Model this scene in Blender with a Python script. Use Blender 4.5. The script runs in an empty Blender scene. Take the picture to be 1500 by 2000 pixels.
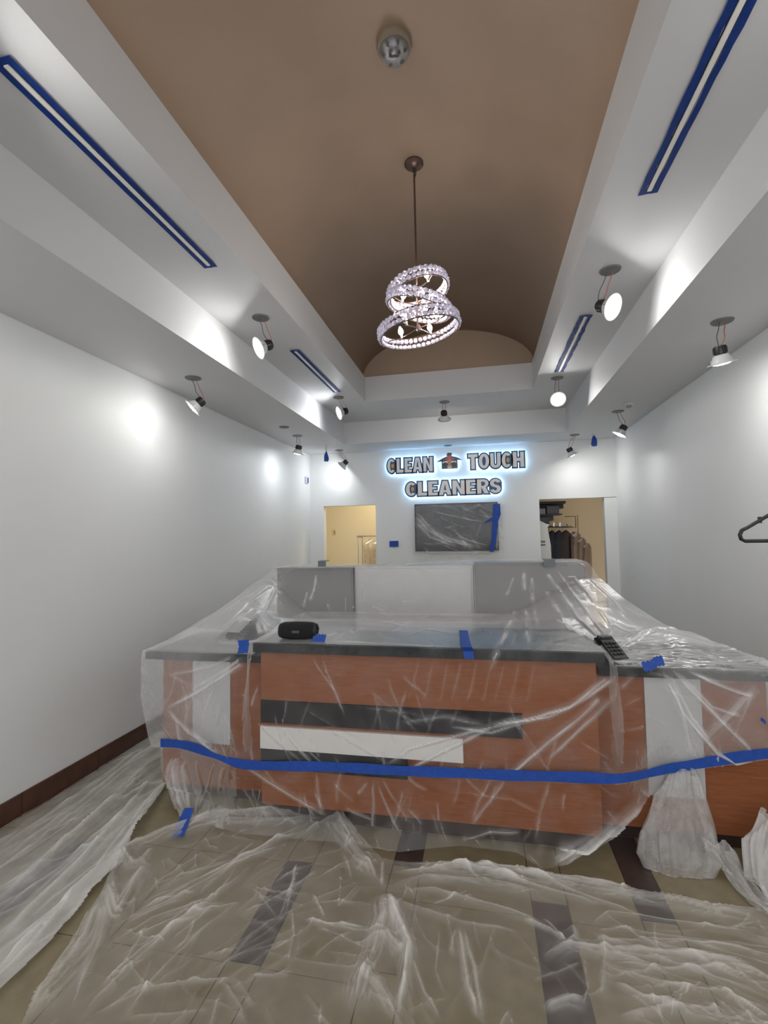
import bpy, bmesh, math, random
import numpy as np
from mathutils import Vector, Matrix

# ------------------------------------------------------------------ camera, world, exposure
SC = bpy.context.scene
COL = SC.collection
FPX, YAW, PITCH, ROLL, CAMZ = 929.58, math.radians(-11.449), math.radians(2.86), math.radians(-1.096), 1.65
_fw = Vector((math.sin(YAW)*math.cos(PITCH), math.cos(YAW)*math.cos(PITCH), math.sin(PITCH)))
_r0 = Vector((math.cos(YAW), -math.sin(YAW), 0)); _u0 = _r0.cross(_fw)
_rt = _r0*math.cos(ROLL) + _u0*math.sin(ROLL); _up = -_r0*math.sin(ROLL) + _u0*math.cos(ROLL)
cam = bpy.data.cameras.new('camera'); camo = bpy.data.objects.new('camera', cam); COL.objects.link(camo)
cam.sensor_fit = 'HORIZONTAL'; cam.sensor_width = 36.0; cam.lens = 36.0*FPX/1500.0
cam.clip_start = 0.05; cam.clip_end = 60
camo.matrix_world = Matrix(((_rt.x, _up.x, -_fw.x, 0), (_rt.y, _up.y, -_fw.y, 0), (_rt.z, _up.z, -_fw.z, CAMZ), (0, 0, 0, 1)))
SC.camera = camo
W = bpy.data.worlds.new('world'); SC.world = W; W.use_nodes = True
W.node_tree.nodes['Background'].inputs[0].default_value = (0.95, 0.97, 1.0, 1)
W.node_tree.nodes['Background'].inputs[1].default_value = 1.3
SC.view_settings.view_transform = 'Standard'; SC.view_settings.look = 'None'
SC.view_settings.gamma = 1.0; SC.view_settings.use_curve_mapping = False
SC.view_settings.exposure = 0.50
SC.cycles.transparent_max_bounces = 16; SC.cycles.max_bounces = 10; SC.cycles.diffuse_bounces = 5
SC.cycles.use_denoising = True
SC.cycles.sample_clamp_indirect = 6.0
LED = 72.0      # radiance of the downlight lenses
BULB = 62.0      # radiance of the chandelier bulbs

# ------------------------------------------------------------------ helpers
CAMP = Vector((0, 0, CAMZ))
def at(x, y, X=None, Y=None, Z=None):
    """the point of the plane X=, Y= or Z= that the photograph shows at pixel x, y"""
    d = _fw + _rt*((x-750)/FPX) - _up*((y-1000)/FPX)
    if X is not None: t = X/d.x
    elif Y is not None: t = Y/d.y
    else: t = (Z-CAMZ)/d.z
    return CAMP + d*t
_RT, _UP, _FW = (np.array(v) for v in (_rt, _up, _fw))
def to_px(P):
    q = P - np.array((0, 0, CAMZ)); d = np.maximum(q@_FW, 0.05)
    return np.stack([750+FPX*(q@_RT)/d, 1000-FPX*(q@_UP)/d], -1)
rng = np.random.default_rng(7); random.seed(5)

def tag(o, label=None, cat=None, group=None, kind=None):
    if label: o['label'] = label
    if cat: o['category'] = cat
    if group: o['group'] = group
    if kind: o['kind'] = kind
    return o
def empty(name, loc=(0, 0, 0), rot=None):
    o = bpy.data.objects.new(name, None); COL.objects.link(o); o.location = loc
    if rot: o.rotation_euler = rot
    o.empty_display_size = 0.05
    return o
def thing(name, label, cat, loc=(0, 0, 0), group=None, rot=None):
    return tag(empty(name, loc, rot), label, cat, group)
def copy_tree(o, parent=None):
    c = o.copy(); COL.objects.link(c)
    if parent: c.parent = parent
    for ch in list(o.children): copy_tree(ch, c)
    return c

class MB:
    """collects solids and links them as one mesh object"""
    def __init__(s): s.bm = bmesh.new()
    def box(s, a, b, bev=0.0, mat=None):
        a, b = Vector(a), Vector(b); c = (a+b)/2; d = b-a
        r = bmesh.ops.create_cube(s.bm, size=1.0, matrix=Matrix.Translation(c) @ Matrix.Diagonal((abs(d.x), abs(d.y), abs(d.z), 1)))
        if mat is not None: bmesh.ops.transform(s.bm, matrix=mat, verts=r['verts'])
        if bev > 0:
            es = list({e for v in r['verts'] for e in v.link_edges})
            bmesh.ops.bevel(s.bm, geom=es, offset=bev, segments=2, profile=0.7, affect='EDGES')
        return s
    def cone(s, p0, p1, r0, r1, n=24, caps=True):
        p0, p1 = Vector(p0), Vector(p1); d = p1-p0
        m = Matrix.Translation((p0+p1)/2) @ d.to_track_quat('Z', 'Y').to_matrix().to_4x4()
        bmesh.ops.create_cone(s.bm, cap_ends=caps, segments=n, radius1=max(r0, 1e-4), radius2=max(r1, 1e-4), depth=d.length, matrix=m)
        return s
    def tube(s, pts, r, n=8, closed=False):
        pts = [Vector(p) for p in pts]; N = len(pts); rings = []
        rr = r if isinstance(r, (list, tuple)) else [r]*N
        prev = None
        for i, p in enumerate(pts):
            if closed: t = pts[(i+1) % N]-pts[i-1]
            else: t = pts[min(i+1, N-1)]-pts[max(i-1, 0)]
            t.normalize()
            if prev is None:
                prev = t.orthogonal().normalized()
            a = (prev - t*prev.dot(t))
            a = a.normalized() if a.length > 1e-6 else t.orthogonal().normalized()
            prev = a; b = t.cross(a)
            rings.append([s.bm.verts.new(p + (a*math.cos(2*math.pi*k/n) + b*math.sin(2*math.pi*k/n))*rr[i]) for k in range(n)])
        for i in range(N if closed else N-1):
            A, B = rings[i], rings[(i+1) % N]
            for k in range(n): s.bm.faces.new((A[k], A[(k+1) % n], B[(k+1) % n], B[k]))
        if not closed:
            s.bm.faces.new(rings[0][::-1]); s.bm.faces.new(rings[-1])
        return s
    def lathe(s, prof, m=Matrix.Identity(4), n=32):
        """prof: (radius, height) pairs turned about Z"""
        rings = []
        for r, z in prof:
            rings.append([s.bm.verts.new(m @ Vector((max(r, 1e-4)*math.cos(2*math.pi*k/n), max(r, 1e-4)*math.sin(2*math.pi*k/n), z))) for k in range(n)])
        for A, B in zip(rings, rings[1:]):
            for k in range(n): s.bm.faces.new((A[k], A[(k+1) % n], B[(k+1) % n], B[k]))
        return s
    def poly(s, pts, thick):
        """a closed outline given a thickness vector"""
        t = Vector(thick)
        A = [s.bm.verts.new(Vector(p)) for p in pts]; B = [s.bm.verts.new(Vector(p)+t) for p in pts]
        n = len(pts)
        s.bm.faces.new(A); s.bm.faces.new(B[::-1])
        for k in range(n): s.bm.faces.new((A[k], B[k], B[(k+1) % n], A[(k+1) % n]))
        return s
    def build(s, name, mat, parent=None, smooth=False, bevel=0.0):
        bmesh.ops.recalc_face_normals(s.bm, faces=s.bm.faces)
        me = bpy.data.meshes.new(name); s.bm.to_mesh(me); s.bm.free()
        o = bpy.data.objects.new(name, me); COL.objects.link(o)
        if mat: me.materials.append(mat)
        if smooth:
            me.polygons.foreach_set('use_smooth', [True]*len(me.polygons))
            me.set_sharp_from_angle(angle=math.radians(35))
        if parent: o.parent = parent
        return o
def box(name, a, b, mat, parent=None, bev=0.0):
    return MB().box(a, b, bev).build(name, mat, parent)

# ------------------------------------------------------------------ materials
def new_mat(name):
    m = bpy.data.materials.new(name); m.use_nodes = True
    return m, m.node_tree.nodes, m.node_tree.links, m.node_tree.nodes['Principled BSDF']
def mat(name, col, rough=0.5, metal=0.0, spec=0.5, noise=0.0, scale=6.0, bump=0.0, bscale=60.0, stretch=(1, 1, 1), col2=None, emit=0, trans=0.0):
    m, N, L, P = new_mat(name)
    P.inputs['Roughness'].default_value = rough; P.inputs['Metallic'].default_value = metal
    P.inputs['Specular IOR Level'].default_value = spec
    P.inputs['Base Color'].default_value = (*col, 1)
    if trans: P.inputs['Transmission Weight'].default_value = trans
    if emit:
        P.inputs['Emission Color'].default_value = (*col, 1); P.inputs['Emission Strength'].default_value = emit
    tc = N.new('ShaderNodeTexCoord'); mp = N.new('ShaderNodeMapping'); mp.inputs['Scale'].default_value = stretch
    L.new(tc.outputs['Object'], mp.inputs['Vector'])
    if noise > 0 or col2:
        nz = N.new('ShaderNodeTexNoise'); nz.inputs['Scale'].default_value = scale; nz.inputs['Detail'].default_value = 5
        L.new(mp.outputs[0], nz.inputs['Vector'])
        rp = N.new('ShaderNodeMapRange'); rp.inputs[1].default_value = 0.3; rp.inputs[2].default_value = 0.7
        L.new(nz.outputs[0], rp.inputs[0])
        mx = N.new('ShaderNodeMix'); mx.data_type = 'RGBA'
        c2 = col2 if col2 else tuple(c*(1-noise) for c in col)
        mx.inputs[6].default_value = (*col, 1); mx.inputs[7].default_value = (*c2, 1)
        L.new(rp.outputs[0], mx.inputs[0]); L.new(mx.outputs[2], P.inputs['Base Color'])
    if bump > 0:
        nb = N.new('ShaderNodeTexNoise'); nb.inputs['Scale'].default_value = bscale; nb.inputs['Detail'].default_value = 3
        L.new(mp.outputs[0], nb.inputs['Vector'])
        bp = N.new('ShaderNodeBump'); bp.inputs['Strength'].default_value = bump; bp.inputs['Distance'].default_value = 0.01
        L.new(nb.outputs[0], bp.inputs['Height']); L.new(bp.outputs[0], P.inputs['Normal'])
    return m
def emitter(name, col, strength):
    m = bpy.data.materials.new(name); m.use_nodes = True; N = m.node_tree.nodes; N.clear()
    e = N.new('ShaderNodeEmission'); e.inputs[0].default_value = (*col, 1); e.inputs[1].default_value = strength
    o = N.new('ShaderNodeOutputMaterial'); m.node_tree.links.new(e.outputs[0], o.inputs[0]); return m
def plastic(name, base=0.3, amp=0.12, tint=(0.86, 0.87, 0.88), gloss=0.065, nscale=9.0):
    """clear poly sheeting: see-through film whose milkiness follows the vertex density (layers, gathered folds)"""
    m = bpy.data.materials.new(name); m.use_nodes = True; N = m.node_tree.nodes; L = m.node_tree.links; N.clear()
    out = N.new('ShaderNodeOutputMaterial')
    at_ = N.new('ShaderNodeAttribute'); at_.attribute_name = 'film_layers'
    tc = N.new('ShaderNodeTexCoord')
    nz = N.new('ShaderNodeTexNoise'); nz.inputs['Scale'].default_value = nscale; nz.inputs['Detail'].default_value = 6; nz.inputs['Roughness'].default_value = 0.65
    L.new(tc.outputs['Object'], nz.inputs['Vector'])
    mr = N.new('ShaderNodeMapRange'); mr.inputs[1].default_value = 0.3; mr.inputs[2].default_value = 0.7
    mr.inputs[3].default_value = base-amp; mr.inputs[4].default_value = base+amp
    L.new(nz.outputs[0], mr.inputs[0])
    ad = N.new('ShaderNodeMath'); ad.operation = 'ADD'
    L.new(mr.outputs[0], ad.inputs[0]); L.new(at_.outputs['Fac'], ad.inputs[1])
    lw = N.new('ShaderNodeLayerWeight'); lw.inputs[0].default_value = 0.22
    m2 = N.new('ShaderNodeMath'); m2.operation = 'MULTIPLY_ADD'; m2.inputs[1].default_value = 0.22
    L.new(lw.outputs['Facing'], m2.inputs[0]); L.new(ad.outputs[0], m2.inputs[2]); m2.use_clamp = True
    mn = N.new('ShaderNodeMath'); mn.operation = 'MINIMUM'; mn.inputs[1].default_value = 0.93
    L.new(m2.outputs[0], mn.inputs[0])
    nb = N.new('ShaderNodeTexNoise'); nb.inputs['Scale'].default_value = 26; nb.inputs['Detail'].default_value = 3
    L.new(tc.outputs['Object'], nb.inputs['Vector'])
    bp = N.new('ShaderNodeBump'); bp.inputs['Strength'].default_value = 0.35; bp.inputs['Distance'].default_value = 0.01
    L.new(nb.outputs[0], bp.inputs['Height'])
    df = N.new('ShaderNodeBsdfDiffuse'); df.inputs[0].default_value = (*tint, 1)
    tl = N.new('ShaderNodeBsdfTranslucent'); tl.inputs[0].default_value = (*tint, 1)
    gl = N.new('ShaderNodeBsdfGlossy'); gl.inputs['Roughness'].default_value = 0.30; gl.inputs[0].default_value = (1, 1, 1, 1)
    for n_ in (df, tl, gl): L.new(bp.outputs[0], n_.inputs['Normal'])
    tr = N.new('ShaderNodeBsdfTransparent')
    s1 = N.new('ShaderNodeMixShader'); s1.inputs[0].default_value = 0.22
    L.new(df.outputs[0], s1.inputs[1]); L.new(tl.outputs[0], s1.inputs[2])
    s2 = N.new('ShaderNodeMixShader')
    L.new(mn.outputs[0], s2.inputs[0]); L.new(tr.outputs[0], s2.inputs[1]); L.new(s1.outputs[0], s2.inputs[2])
    fr = N.new('ShaderNodeFresnel'); fr.inputs[0].default_value = 1.45; L.new(bp.outputs[0], fr.inputs['Normal'])
    fm = N.new('ShaderNodeMath'); fm.operation = 'MULTIPLY'; fm.inputs[1].default_value = gloss/0.18; fm.use_clamp = True
    L.new(fr.outputs[0], fm.inputs[0])
    s3 = N.new('ShaderNodeMixShader'); L.new(fm.outputs[0], s3.inputs[0]); L.new(s2.outputs[0], s3.inputs[1]); L.new(gl.outputs[0], s3.inputs[2])
    L.new(s3.outputs[0], out.inputs[0])
    return m

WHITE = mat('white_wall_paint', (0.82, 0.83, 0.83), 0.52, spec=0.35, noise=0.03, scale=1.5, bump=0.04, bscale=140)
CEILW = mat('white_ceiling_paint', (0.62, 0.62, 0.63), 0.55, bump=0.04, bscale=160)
BROWN = mat('brown_vault_paint', (0.40, 0.29, 0.21), 0.55, noise=0.06, scale=3, bump=0.05, bscale=120)
TILE = mat('beige_floor_tile', (0.295, 0.246, 0.150), 0.32, noise=0.22, scale=14, bump=0.03, bscale=90)
DTILE = mat('dark_brown_tile', (0.075, 0.052, 0.046), 0.35, noise=0.3, scale=22, bump=0.03)
GROUT = mat('dark_grout', (0.10, 0.085, 0.07), 0.8)
BASET = mat('brown_base_tile', (0.105, 0.045, 0.028), 0.35, noise=0.35, scale=14)
WOOD = mat('orange_brown_laminate', (0.285, 0.104, 0.043), 0.5, spec=0.2, noise=0.0, scale=7, stretch=(1.2, 1.2, 14), col2=(0.225, 0.074, 0.030))
TOE = mat('dark_toe_kick', (0.045, 0.025, 0.02), 0.5)
BLACKP = mat('black_laminate', (0.014, 0.012, 0.013), 0.6, spec=0.15)
WHITEP = mat('white_laminate', (0.70, 0.68, 0.66), 0.4)
GREYP = mat('pale_grey_laminate', (0.50, 0.50, 0.50), 0.4)
GRAN = mat('black_granite', (0.020, 0.022, 0.022), 0.45, spec=0.15, noise=0.7, scale=90)
GREY = mat('grey_panel', (0.20, 0.195, 0.195), 0.45)
LGREY = mat('light_panel', (0.62, 0.62, 0.62), 0.45)
TAPE = mat('blue_masking_tape', (0.010, 0.075, 0.42), 0.6, noise=0.25, scale=30, bump=0.2, bscale=120)
GTAPE = mat('grey_duct_tape', (0.13, 0.15, 0.16), 0.45, bump=0.2)
BLK = mat('black_plastic', (0.012, 0.012, 0.013), 0.4)
FABRIC = mat('black_speaker_cloth', (0.006, 0.006, 0.008), 0.75, bump=0.6, bscale=420)
DGREY = mat('dark_grey_plastic', (0.05, 0.052, 0.055), 0.4)
MGREY = mat('mid_grey_metal', (0.30, 0.30, 0.30), 0.4, metal=0.6)
HOLE = mat('grey_metal_plate', (0.16, 0.165, 0.165), 0.5, metal=0.3)
TRIMW = mat('white_metal_trim', (0.62, 0.63, 0.62), 0.35)
STEEL = mat('brushed_steel', (0.55, 0.55, 0.54), 0.3, metal=1.0)
COPPER = mat('bronze_metal', (0.13, 0.085, 0.07), 0.35, metal=0.7)
WIREG = mat('grey_wire', (0.08, 0.08, 0.08), 0.5)
WIRER = mat('red_wire', (0.45, 0.10, 0.06), 0.5)
VENTW = mat('vent_white_metal', (0.80, 0.78, 0.75), 0.35)
VENTD = mat('vent_dark_slot', (0.01, 0.01, 0.012), 0.7)
LENS = emitter('led_lens', (1.0, 0.99, 0.955), LED)
LENSR = emitter('led_lens_strong', (1.0, 0.99, 0.96), LED*1.45)
LENSD = emitter('led_lens_soft', (1.0, 0.99, 0.96), LED*0.62)
LENSB = emitter('led_lens_cool', (0.93, 0.97, 1.0), LED)
BULBM = emitter('chandelier_bulb', (1.0, 0.93, 0.86), BULB)
CRYS = mat('crystal', (0.86, 0.83, 0.98), 0.06, spec=1.0, trans=0.45)
CREAM = mat('cream_wall_paint', (0.70, 0.61, 0.42), 0.6)
TAN = mat('tan_wall_paint', (0.46, 0.35, 0.21), 0.6)

# ------------------------------------------------------------------ room dimensions (metres, from the photograph's perspective)
XL, XR = -2.763, 1.960
Z1, Z2, Z3 = 3.019, 3.343, 3.657
XA, XB, XC, XD = -1.952, 1.180, -1.380, 0.646
YB, YC, YW, YF = 6.770, 5.765, 7.488, -2.6
T = 0.12

# ------------------------------------------------------------------ floor
floor = tag(box('floor', (XL-T, YF, -0.10), (XR+T, YW+3.2, -0.004), GROUT), kind='structure')
cols = [(-2.76, -2.25, 0), (-2.25, -2.10, 1), (-2.10, -1.56, 0), (-1.56, -1.02, 0), (-1.02, -0.88, 2), (-0.88, -0.48, 0), (-0.48, -0.34, 3),
        (-0.34, 0.175, 0), (0.175, 0.33, 4), (0.33, 0.62, 0), (0.62, 0.76, 5), (0.76, 1.36, 0), (1.36, 1.96, 0)]
tile_cache = {}
def tile(x0, x1, y0, y1, m, nm):
    k = (round(x1-x0, 3), round(y1-y0, 3), nm)
    g = 0.0022
    if k not in tile_cache:
        o = MB().box((g, g, -0.012), (x1-x0-g, y1-y0-g, 0.0), 0.0012).build(nm, m, floor); tile_cache[k] = o
    else:
        o = tile_cache[k].copy(); COL.objects.link(o)
    o.location = (x0, y0, random.uniform(-0.0006, 0))
for x0, x1, s in cols:
    off = {0: 1.775, 1: 1.72, 2: 1.785, 3: 1.84, 4: 1.72, 5: 2.275}[s]
    if s == 0: off = 1.775 + (0.0 if x0 < -0.4 else 0.435)
    y = off - 0.585*8
    k = 0
    while y < YW:
        dark = s and ((s == 1 and k in (8, 11)) or (s == 2 and k in (5, 8, 11)) or (s == 3 and k in (6, 9, 12)) or (s == 4 and k in (7, 8, 11)) or (s == 5 and k in (5, 8, 11)))
        tile(x0, x1, max(y, YF), min(y+0.585, YW), DTILE if dark else TILE, 'dark_tile' if dark else 'tile')
        y += 0.585; k += 1

# ------------------------------------------------------------------ walls
wl = tag(box('wall_left', (XL-T, YF, -0.1), (XL, YW+T, Z1+0.05), WHITE), kind='structure')
wr = tag(box('wall_right', (XR, YF, -0.1), (XR+T, YW+T, Z1+0.05), WHITE), kind='structure')
d1 = (-2.53, -1.655, 2.155); d2 = (0.875, 1.790, 2.148)
wb = MB()
wb.box((XL, YW, -0.1), (d1[0], YW+T, d1[2]))
wb.box((d1[1], YW, -0.1), (d2[0], YW+T, d1[2]))
wb.box((d2[1], YW, -0.1), (XR, YW+T, d2[2]))
wb.box((XL, YW, d1[2]), (XR, YW+T, Z1+0.05))
tag(wb.build('wall_back', WHITE), kind='structure')
bb = tag(empty('baseboard_left', (XL, 0, 0)), kind='structure')
y = 2.449-0.586*8; k = 0; bt0 = None
while y < YW-0.01:
    y1 = min(y+0.586, YW)
    if bt0 is None or y1-y < 0.58:
        o = MB().box((0.0005, 0.002, 0.0), (0.012, y1-y-0.002, 0.145), 0.002).build('base_tile', BASET, bb); bt0 = bt0 or o
    else:
        o = bt0.copy(); COL.objects.link(o)
    o.location = (0, y, 0); y += 0.586
bbr = tag(box('baseboard_right', (XR-0.012, YF, 0), (XR-0.0005, YW, 0.145), BASET), kind='structure')

# ------------------------------------------------------------------ ceiling: side soffits, ring with fascias, brown barrel vault
ceil = tag(empty('ceiling', (0, 0, Z1)), kind='structure')
def cpart(n, m, mb):
    o = mb.build(n, m, ceil); o.location = (0, 0, -Z1); return o
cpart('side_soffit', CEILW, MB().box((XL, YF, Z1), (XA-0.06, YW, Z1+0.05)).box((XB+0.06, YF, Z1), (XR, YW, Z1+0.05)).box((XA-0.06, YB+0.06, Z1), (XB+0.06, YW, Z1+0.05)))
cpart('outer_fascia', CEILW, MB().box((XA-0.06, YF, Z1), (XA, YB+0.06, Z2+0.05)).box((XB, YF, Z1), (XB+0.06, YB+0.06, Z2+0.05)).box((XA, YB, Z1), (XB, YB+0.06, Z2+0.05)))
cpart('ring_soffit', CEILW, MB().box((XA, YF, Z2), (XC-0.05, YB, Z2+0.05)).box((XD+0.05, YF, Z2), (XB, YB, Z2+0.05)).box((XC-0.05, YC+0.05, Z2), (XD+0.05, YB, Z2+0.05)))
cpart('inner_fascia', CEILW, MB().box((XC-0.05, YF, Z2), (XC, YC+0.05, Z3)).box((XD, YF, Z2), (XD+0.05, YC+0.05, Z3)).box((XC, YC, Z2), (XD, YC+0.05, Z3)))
v = MB(); NA = 48; cx = (XC+XD)/2; ra = (XD-XC)/2+0.03; rise = 0.50
rowA = []; rowB = []
for k in range(NA+1):
    a = math.pi*k/NA; px_, pz_ = cx-ra*math.cos(a), Z3+rise*math.sin(a)
    rowA.append(v.bm.verts.new((px_, YF, pz_))); rowB.append(v.bm.verts.new((px_, YC+0.03, pz_)))
for k in range(NA): v.bm.faces.new((rowA[k], rowA[k+1], rowB[k+1], rowB[k]))
vo = cpart('vault', BROWN, v)
for p_ in vo.data.polygons: p_.use_smooth = True
so = vo.modifiers.new('thickness', 'SOLIDIFY'); so.thickness = 0.05; so.offset = 1.0
pts = [(cx-(ra+0.02)*math.cos(math.pi*k/NA), YC+0.03, Z3+(rise+0.02)*math.sin(math.pi*k/NA)) for k in range(NA+1)]
cpart('vault_end', BROWN, MB().poly(pts, (0, 0.04, 0)))

# ------------------------------------------------------------------ rooms seen through the two openings
def struct(n, a, b, m): return tag(box(n, a, b, m), kind='structure')
YR1, YR2 = 9.1, 9.6
struct('wall_store_left', (XL-0.5, YR1, -0.1), (-0.35, YR1+0.1, 3.0), CREAM)
struct('wall_store_left_side', (XL-0.5, YW+T, -0.1), (XL-0.4, YR1, 3.0), CREAM)
struct('wall_store_middle', (-0.45, YW+T, -0.1), (-0.35, YR2, 3.0), CREAM)
struct('wall_store_right', (-0.35, YR2, -0.1), (3.2, YR2+0.1, 3.0), TAN)
struct('wall_store_right_side', (3.1, YW+T, -0.1), (3.2, YR2, 3.0), TAN)
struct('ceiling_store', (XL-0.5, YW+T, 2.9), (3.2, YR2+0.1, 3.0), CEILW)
def store_fill_light(x, y, s, label):  # unseen fitting, added only to light a back room
    t = thing('added_panel_light', label, 'light', (x, y, 2.9))
    MB().box((-0.32, -0.32, -0.03), (0.32, 0.32, -0.001), 0.004).build('frame', TRIMW, t)
    MB().box((-0.28, -0.28, -0.036), (0.28, 0.28, -0.031)).build('diffuser', emitter('warm_fill_glow', (1.0, 0.86, 0.62), s), t)
store_fill_light(-1.7, 8.35, 14.0, 'added square warm light, out of view, for the room behind the left opening')
store_fill_light(1.9, 8.7, 2.0, 'added square warm light, out of view, for the room behind the right opening')
# ------------------------------------------------------------------ dangling downlights
def downlight(canopy, lens, n, label, lit=LENS, hole=True, group=None):
    """grey plate on the ceiling, two wires, heat sink, flared white trim, glowing lens; n points where the lens looks"""
    c = Vector(canopy); p = Vector(lens); n = Vector(n).normalized()
    t = thing('hanging_downlight', label, 'light', c, group)
    q = n.to_track_quat('Z', 'Y').to_matrix().to_4x4(); m = Matrix.Translation(p-c) @ q
    MB().cone((0, 0, -0.008), (0, 0, -0.0005), 0.062, 0.066, 28).build('ceiling_plate', HOLE, t, True)
    MB().lathe([(0.060, 0.0), (0.066, 0.001), (0.083, 0.003), (0.085, 0.000), (0.082, -0.004), (0.064, -0.006), (0.056, -0.022), (0.046, -0.05), (0.036, -0.058), (0.0, -0.058)], m, 36).build('trim_ring', TRIMW, t, True)
    MB().lathe([(0.0, 0.010), (0.030, 0.008), (0.050, 0.003), (0.061, -0.002)], m, 36).build('lens', lit, t)
    hs = MB().lathe([(0.0, -0.058), (0.034, -0.058), (0.037, -0.062), (0.037, -0.108), (0.033, -0.114), (0.0, -0.114)], m, 24)
    for k in range(8):
        a = k*math.pi/4
        hs.box((-0.0025, -0.0025, -0.105), (0.0025, 0.0025, -0.066), mat=m @ Matrix.Translation((0.0385*math.cos(a), 0.0385*math.sin(a), 0)))
    hs.build('heat_sink', BLK, t, True)
    for sgn in (-1, 1):
        MB().box((sgn*0.056-0.006, -0.004, -0.034), (sgn*0.056+0.006, 0.004, -0.006), mat=m).build('spring_clip', STEEL, t)
    b = (m @ Vector((0, 0, -0.11)))
    for sgn, w in ((-1, WIREG), (1, WIRER)):
        pts = []
        for k in range(11):
            f = k/10; e = Vector((sgn*0.012, 0, -0.005)).lerp(b+Vector((sgn*0.008, 0, 0)), f)
            e.x += sgn*0.012*math.sin(math.pi*f) + 0.004*math.sin(9*f+sgn); e.y += 0.006*math.sin(7*f)
            pts.append(e)
        MB().tube(pts, 0.0028, 6).build('wire', w, t, True)
    return t
def cut(l, *pp):
    a, b = Vector(pp[0])-Vector(l), Vector(pp[1])-Vector(l); n = a.cross(b).normalized()
    return n if n.z < 0 else -n
la, lb_, ra_, rb_ = at(505, 680, Y=3.323), at(662, 807, Y=5.495), at(1197, 600, Y=3.241), at(1090, 780, Y=5.421)
downlight((-1.611, 3.323, Z2), la, cut(la, at(450, 643, X=XA), at(480, 743, X=XA)), 'lit downlight dangling between the two left slot vents')
downlight((-1.651, 5.495, Z2), lb_, cut(lb_, at(632, 795, X=XA), at(643, 850, X=XA)), 'lit downlight dangling past the short left slot vent', LENSB)
downlight((0.870, 3.241, Z2), ra_, cut(ra_, at(1283, 520, X=XB), at(1262, 650, X=XB)), 'brightest lit downlight dangling between the two right slot vents')
downlight((0.867, 5.421, Z2), rb_, (0.0, -0.82, -0.57), 'lit downlight dangling past the short right slot vent')
downlight((-0.409, 6.043, Z2), at(868, 819, Y=6.043), (0.0, 0.62, -0.78), 'dark-backed downlight dangling in front of the fascia above the sign')
l1 = at(376, 797, Y=3.579); downlight((-2.356, 3.579, Z1), l1, (-0.66, -0.34, -0.67), 'unlit-looking tilted downlight over the left wall, largest on that side', LENSD)
l2 = at(581, 886, Y=6.0); downlight((-2.385, 6.0, Z1), l2, (-0.25, 0.10, -0.96), 'small downlight hanging straight over the far part of the left wall', LENSB)
l3 = at(668, 910, Y=7.20); downlight((-2.163, 7.20, Z1), l3, (-0.72, 0.12, -0.62), 'small tilted white downlight near the back left corner', LENSB)
r1 = at(1410, 710, Y=3.454); downlight((1.597, 3.454, Z1), r1, (0.18, 0.22, -0.96), 'largest downlight with black top hanging over the right wall', LENS)
r2 = at(1210, 849, Y=5.8); downlight((1.572, 5.80, Z1), r2, (-0.48, 0.12, -0.87), 'tilted downlight hanging between the right wall and the blue-taped sprinkler', LENSR)
r3 = at(1118, 889, Y=7.05); downlight((1.333, 7.05, Z1), r3, (0.42, 0.12, -0.90), 'small downlight hanging above the right opening')
# the same rows of lamps go on towards the shop front
for x, y, z, n, w in ((-1.63, 1.15, Z2, (0.80, 0.42, -0.42), 'left end of the ring soffit, just above the viewer'), (0.87, 1.10, Z2, (0.45, 0.65, -0.62), 'right end of the ring soffit, just above the viewer'),
                      (-2.37, 1.15, Z1, (-0.60, 0.25, -0.75), 'near end of the left side soffit'), (1.60, 1.10, Z1, (0.66, 0.50, -0.56), 'near end of the right side soffit'),
                      (-2.37, -1.2, Z1, (-0.5, 0.4, -0.75), 'left side soffit by the shop front'), (1.60, -1.2, Z1, (0.66, 0.55, -0.52), 'right side soffit by the shop front'),
                      (-1.63, -1.1, Z2, (0.75, 0.5, -0.42), 'left ring soffit by the shop front'), (0.87, -1.1, Z2, (0.2, 0.5, -0.85), 'right ring soffit by the shop front')):
    downlight((x, y, z), (x, y, z-0.25), n, 'dangling downlight at the '+w, LENSR if x > 1 else LENS, group='downlights towards the shop front')
# bare plates and sensor
for p_, lab in ((( -2.35, 5.477, Z1), 'bare round grey plate on the left soffit with no lamp below'), ((-0.458, 7.318, Z1), 'bare round grey plate on the soffit right above the sign')):
    o = MB().lathe([(0.0, -0.012), (0.03, -0.012), (0.05, -0.009), (0.062, -0.003), (0.064, -0.0005)], n=28).build('cover_plate', HOLE, None, True)
    o.location = p_; tag(o, lab, 'cover plate')
t = thing('motion_sensor', 'small white sensor puck on the right soffit', 'sensor', (1.595, 5.476, Z1))
MB().lathe([(0.045, -0.0005), (0.045, -0.012), (0.036, -0.02), (0.028, -0.022)], n=28).build('base', TRIMW, t, True)
MB().lathe([(0.028, -0.022), (0.026, -0.036), (0.018, -0.046), (0.0, -0.05)], n=24).build('dome', MGREY, t, True)
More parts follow.
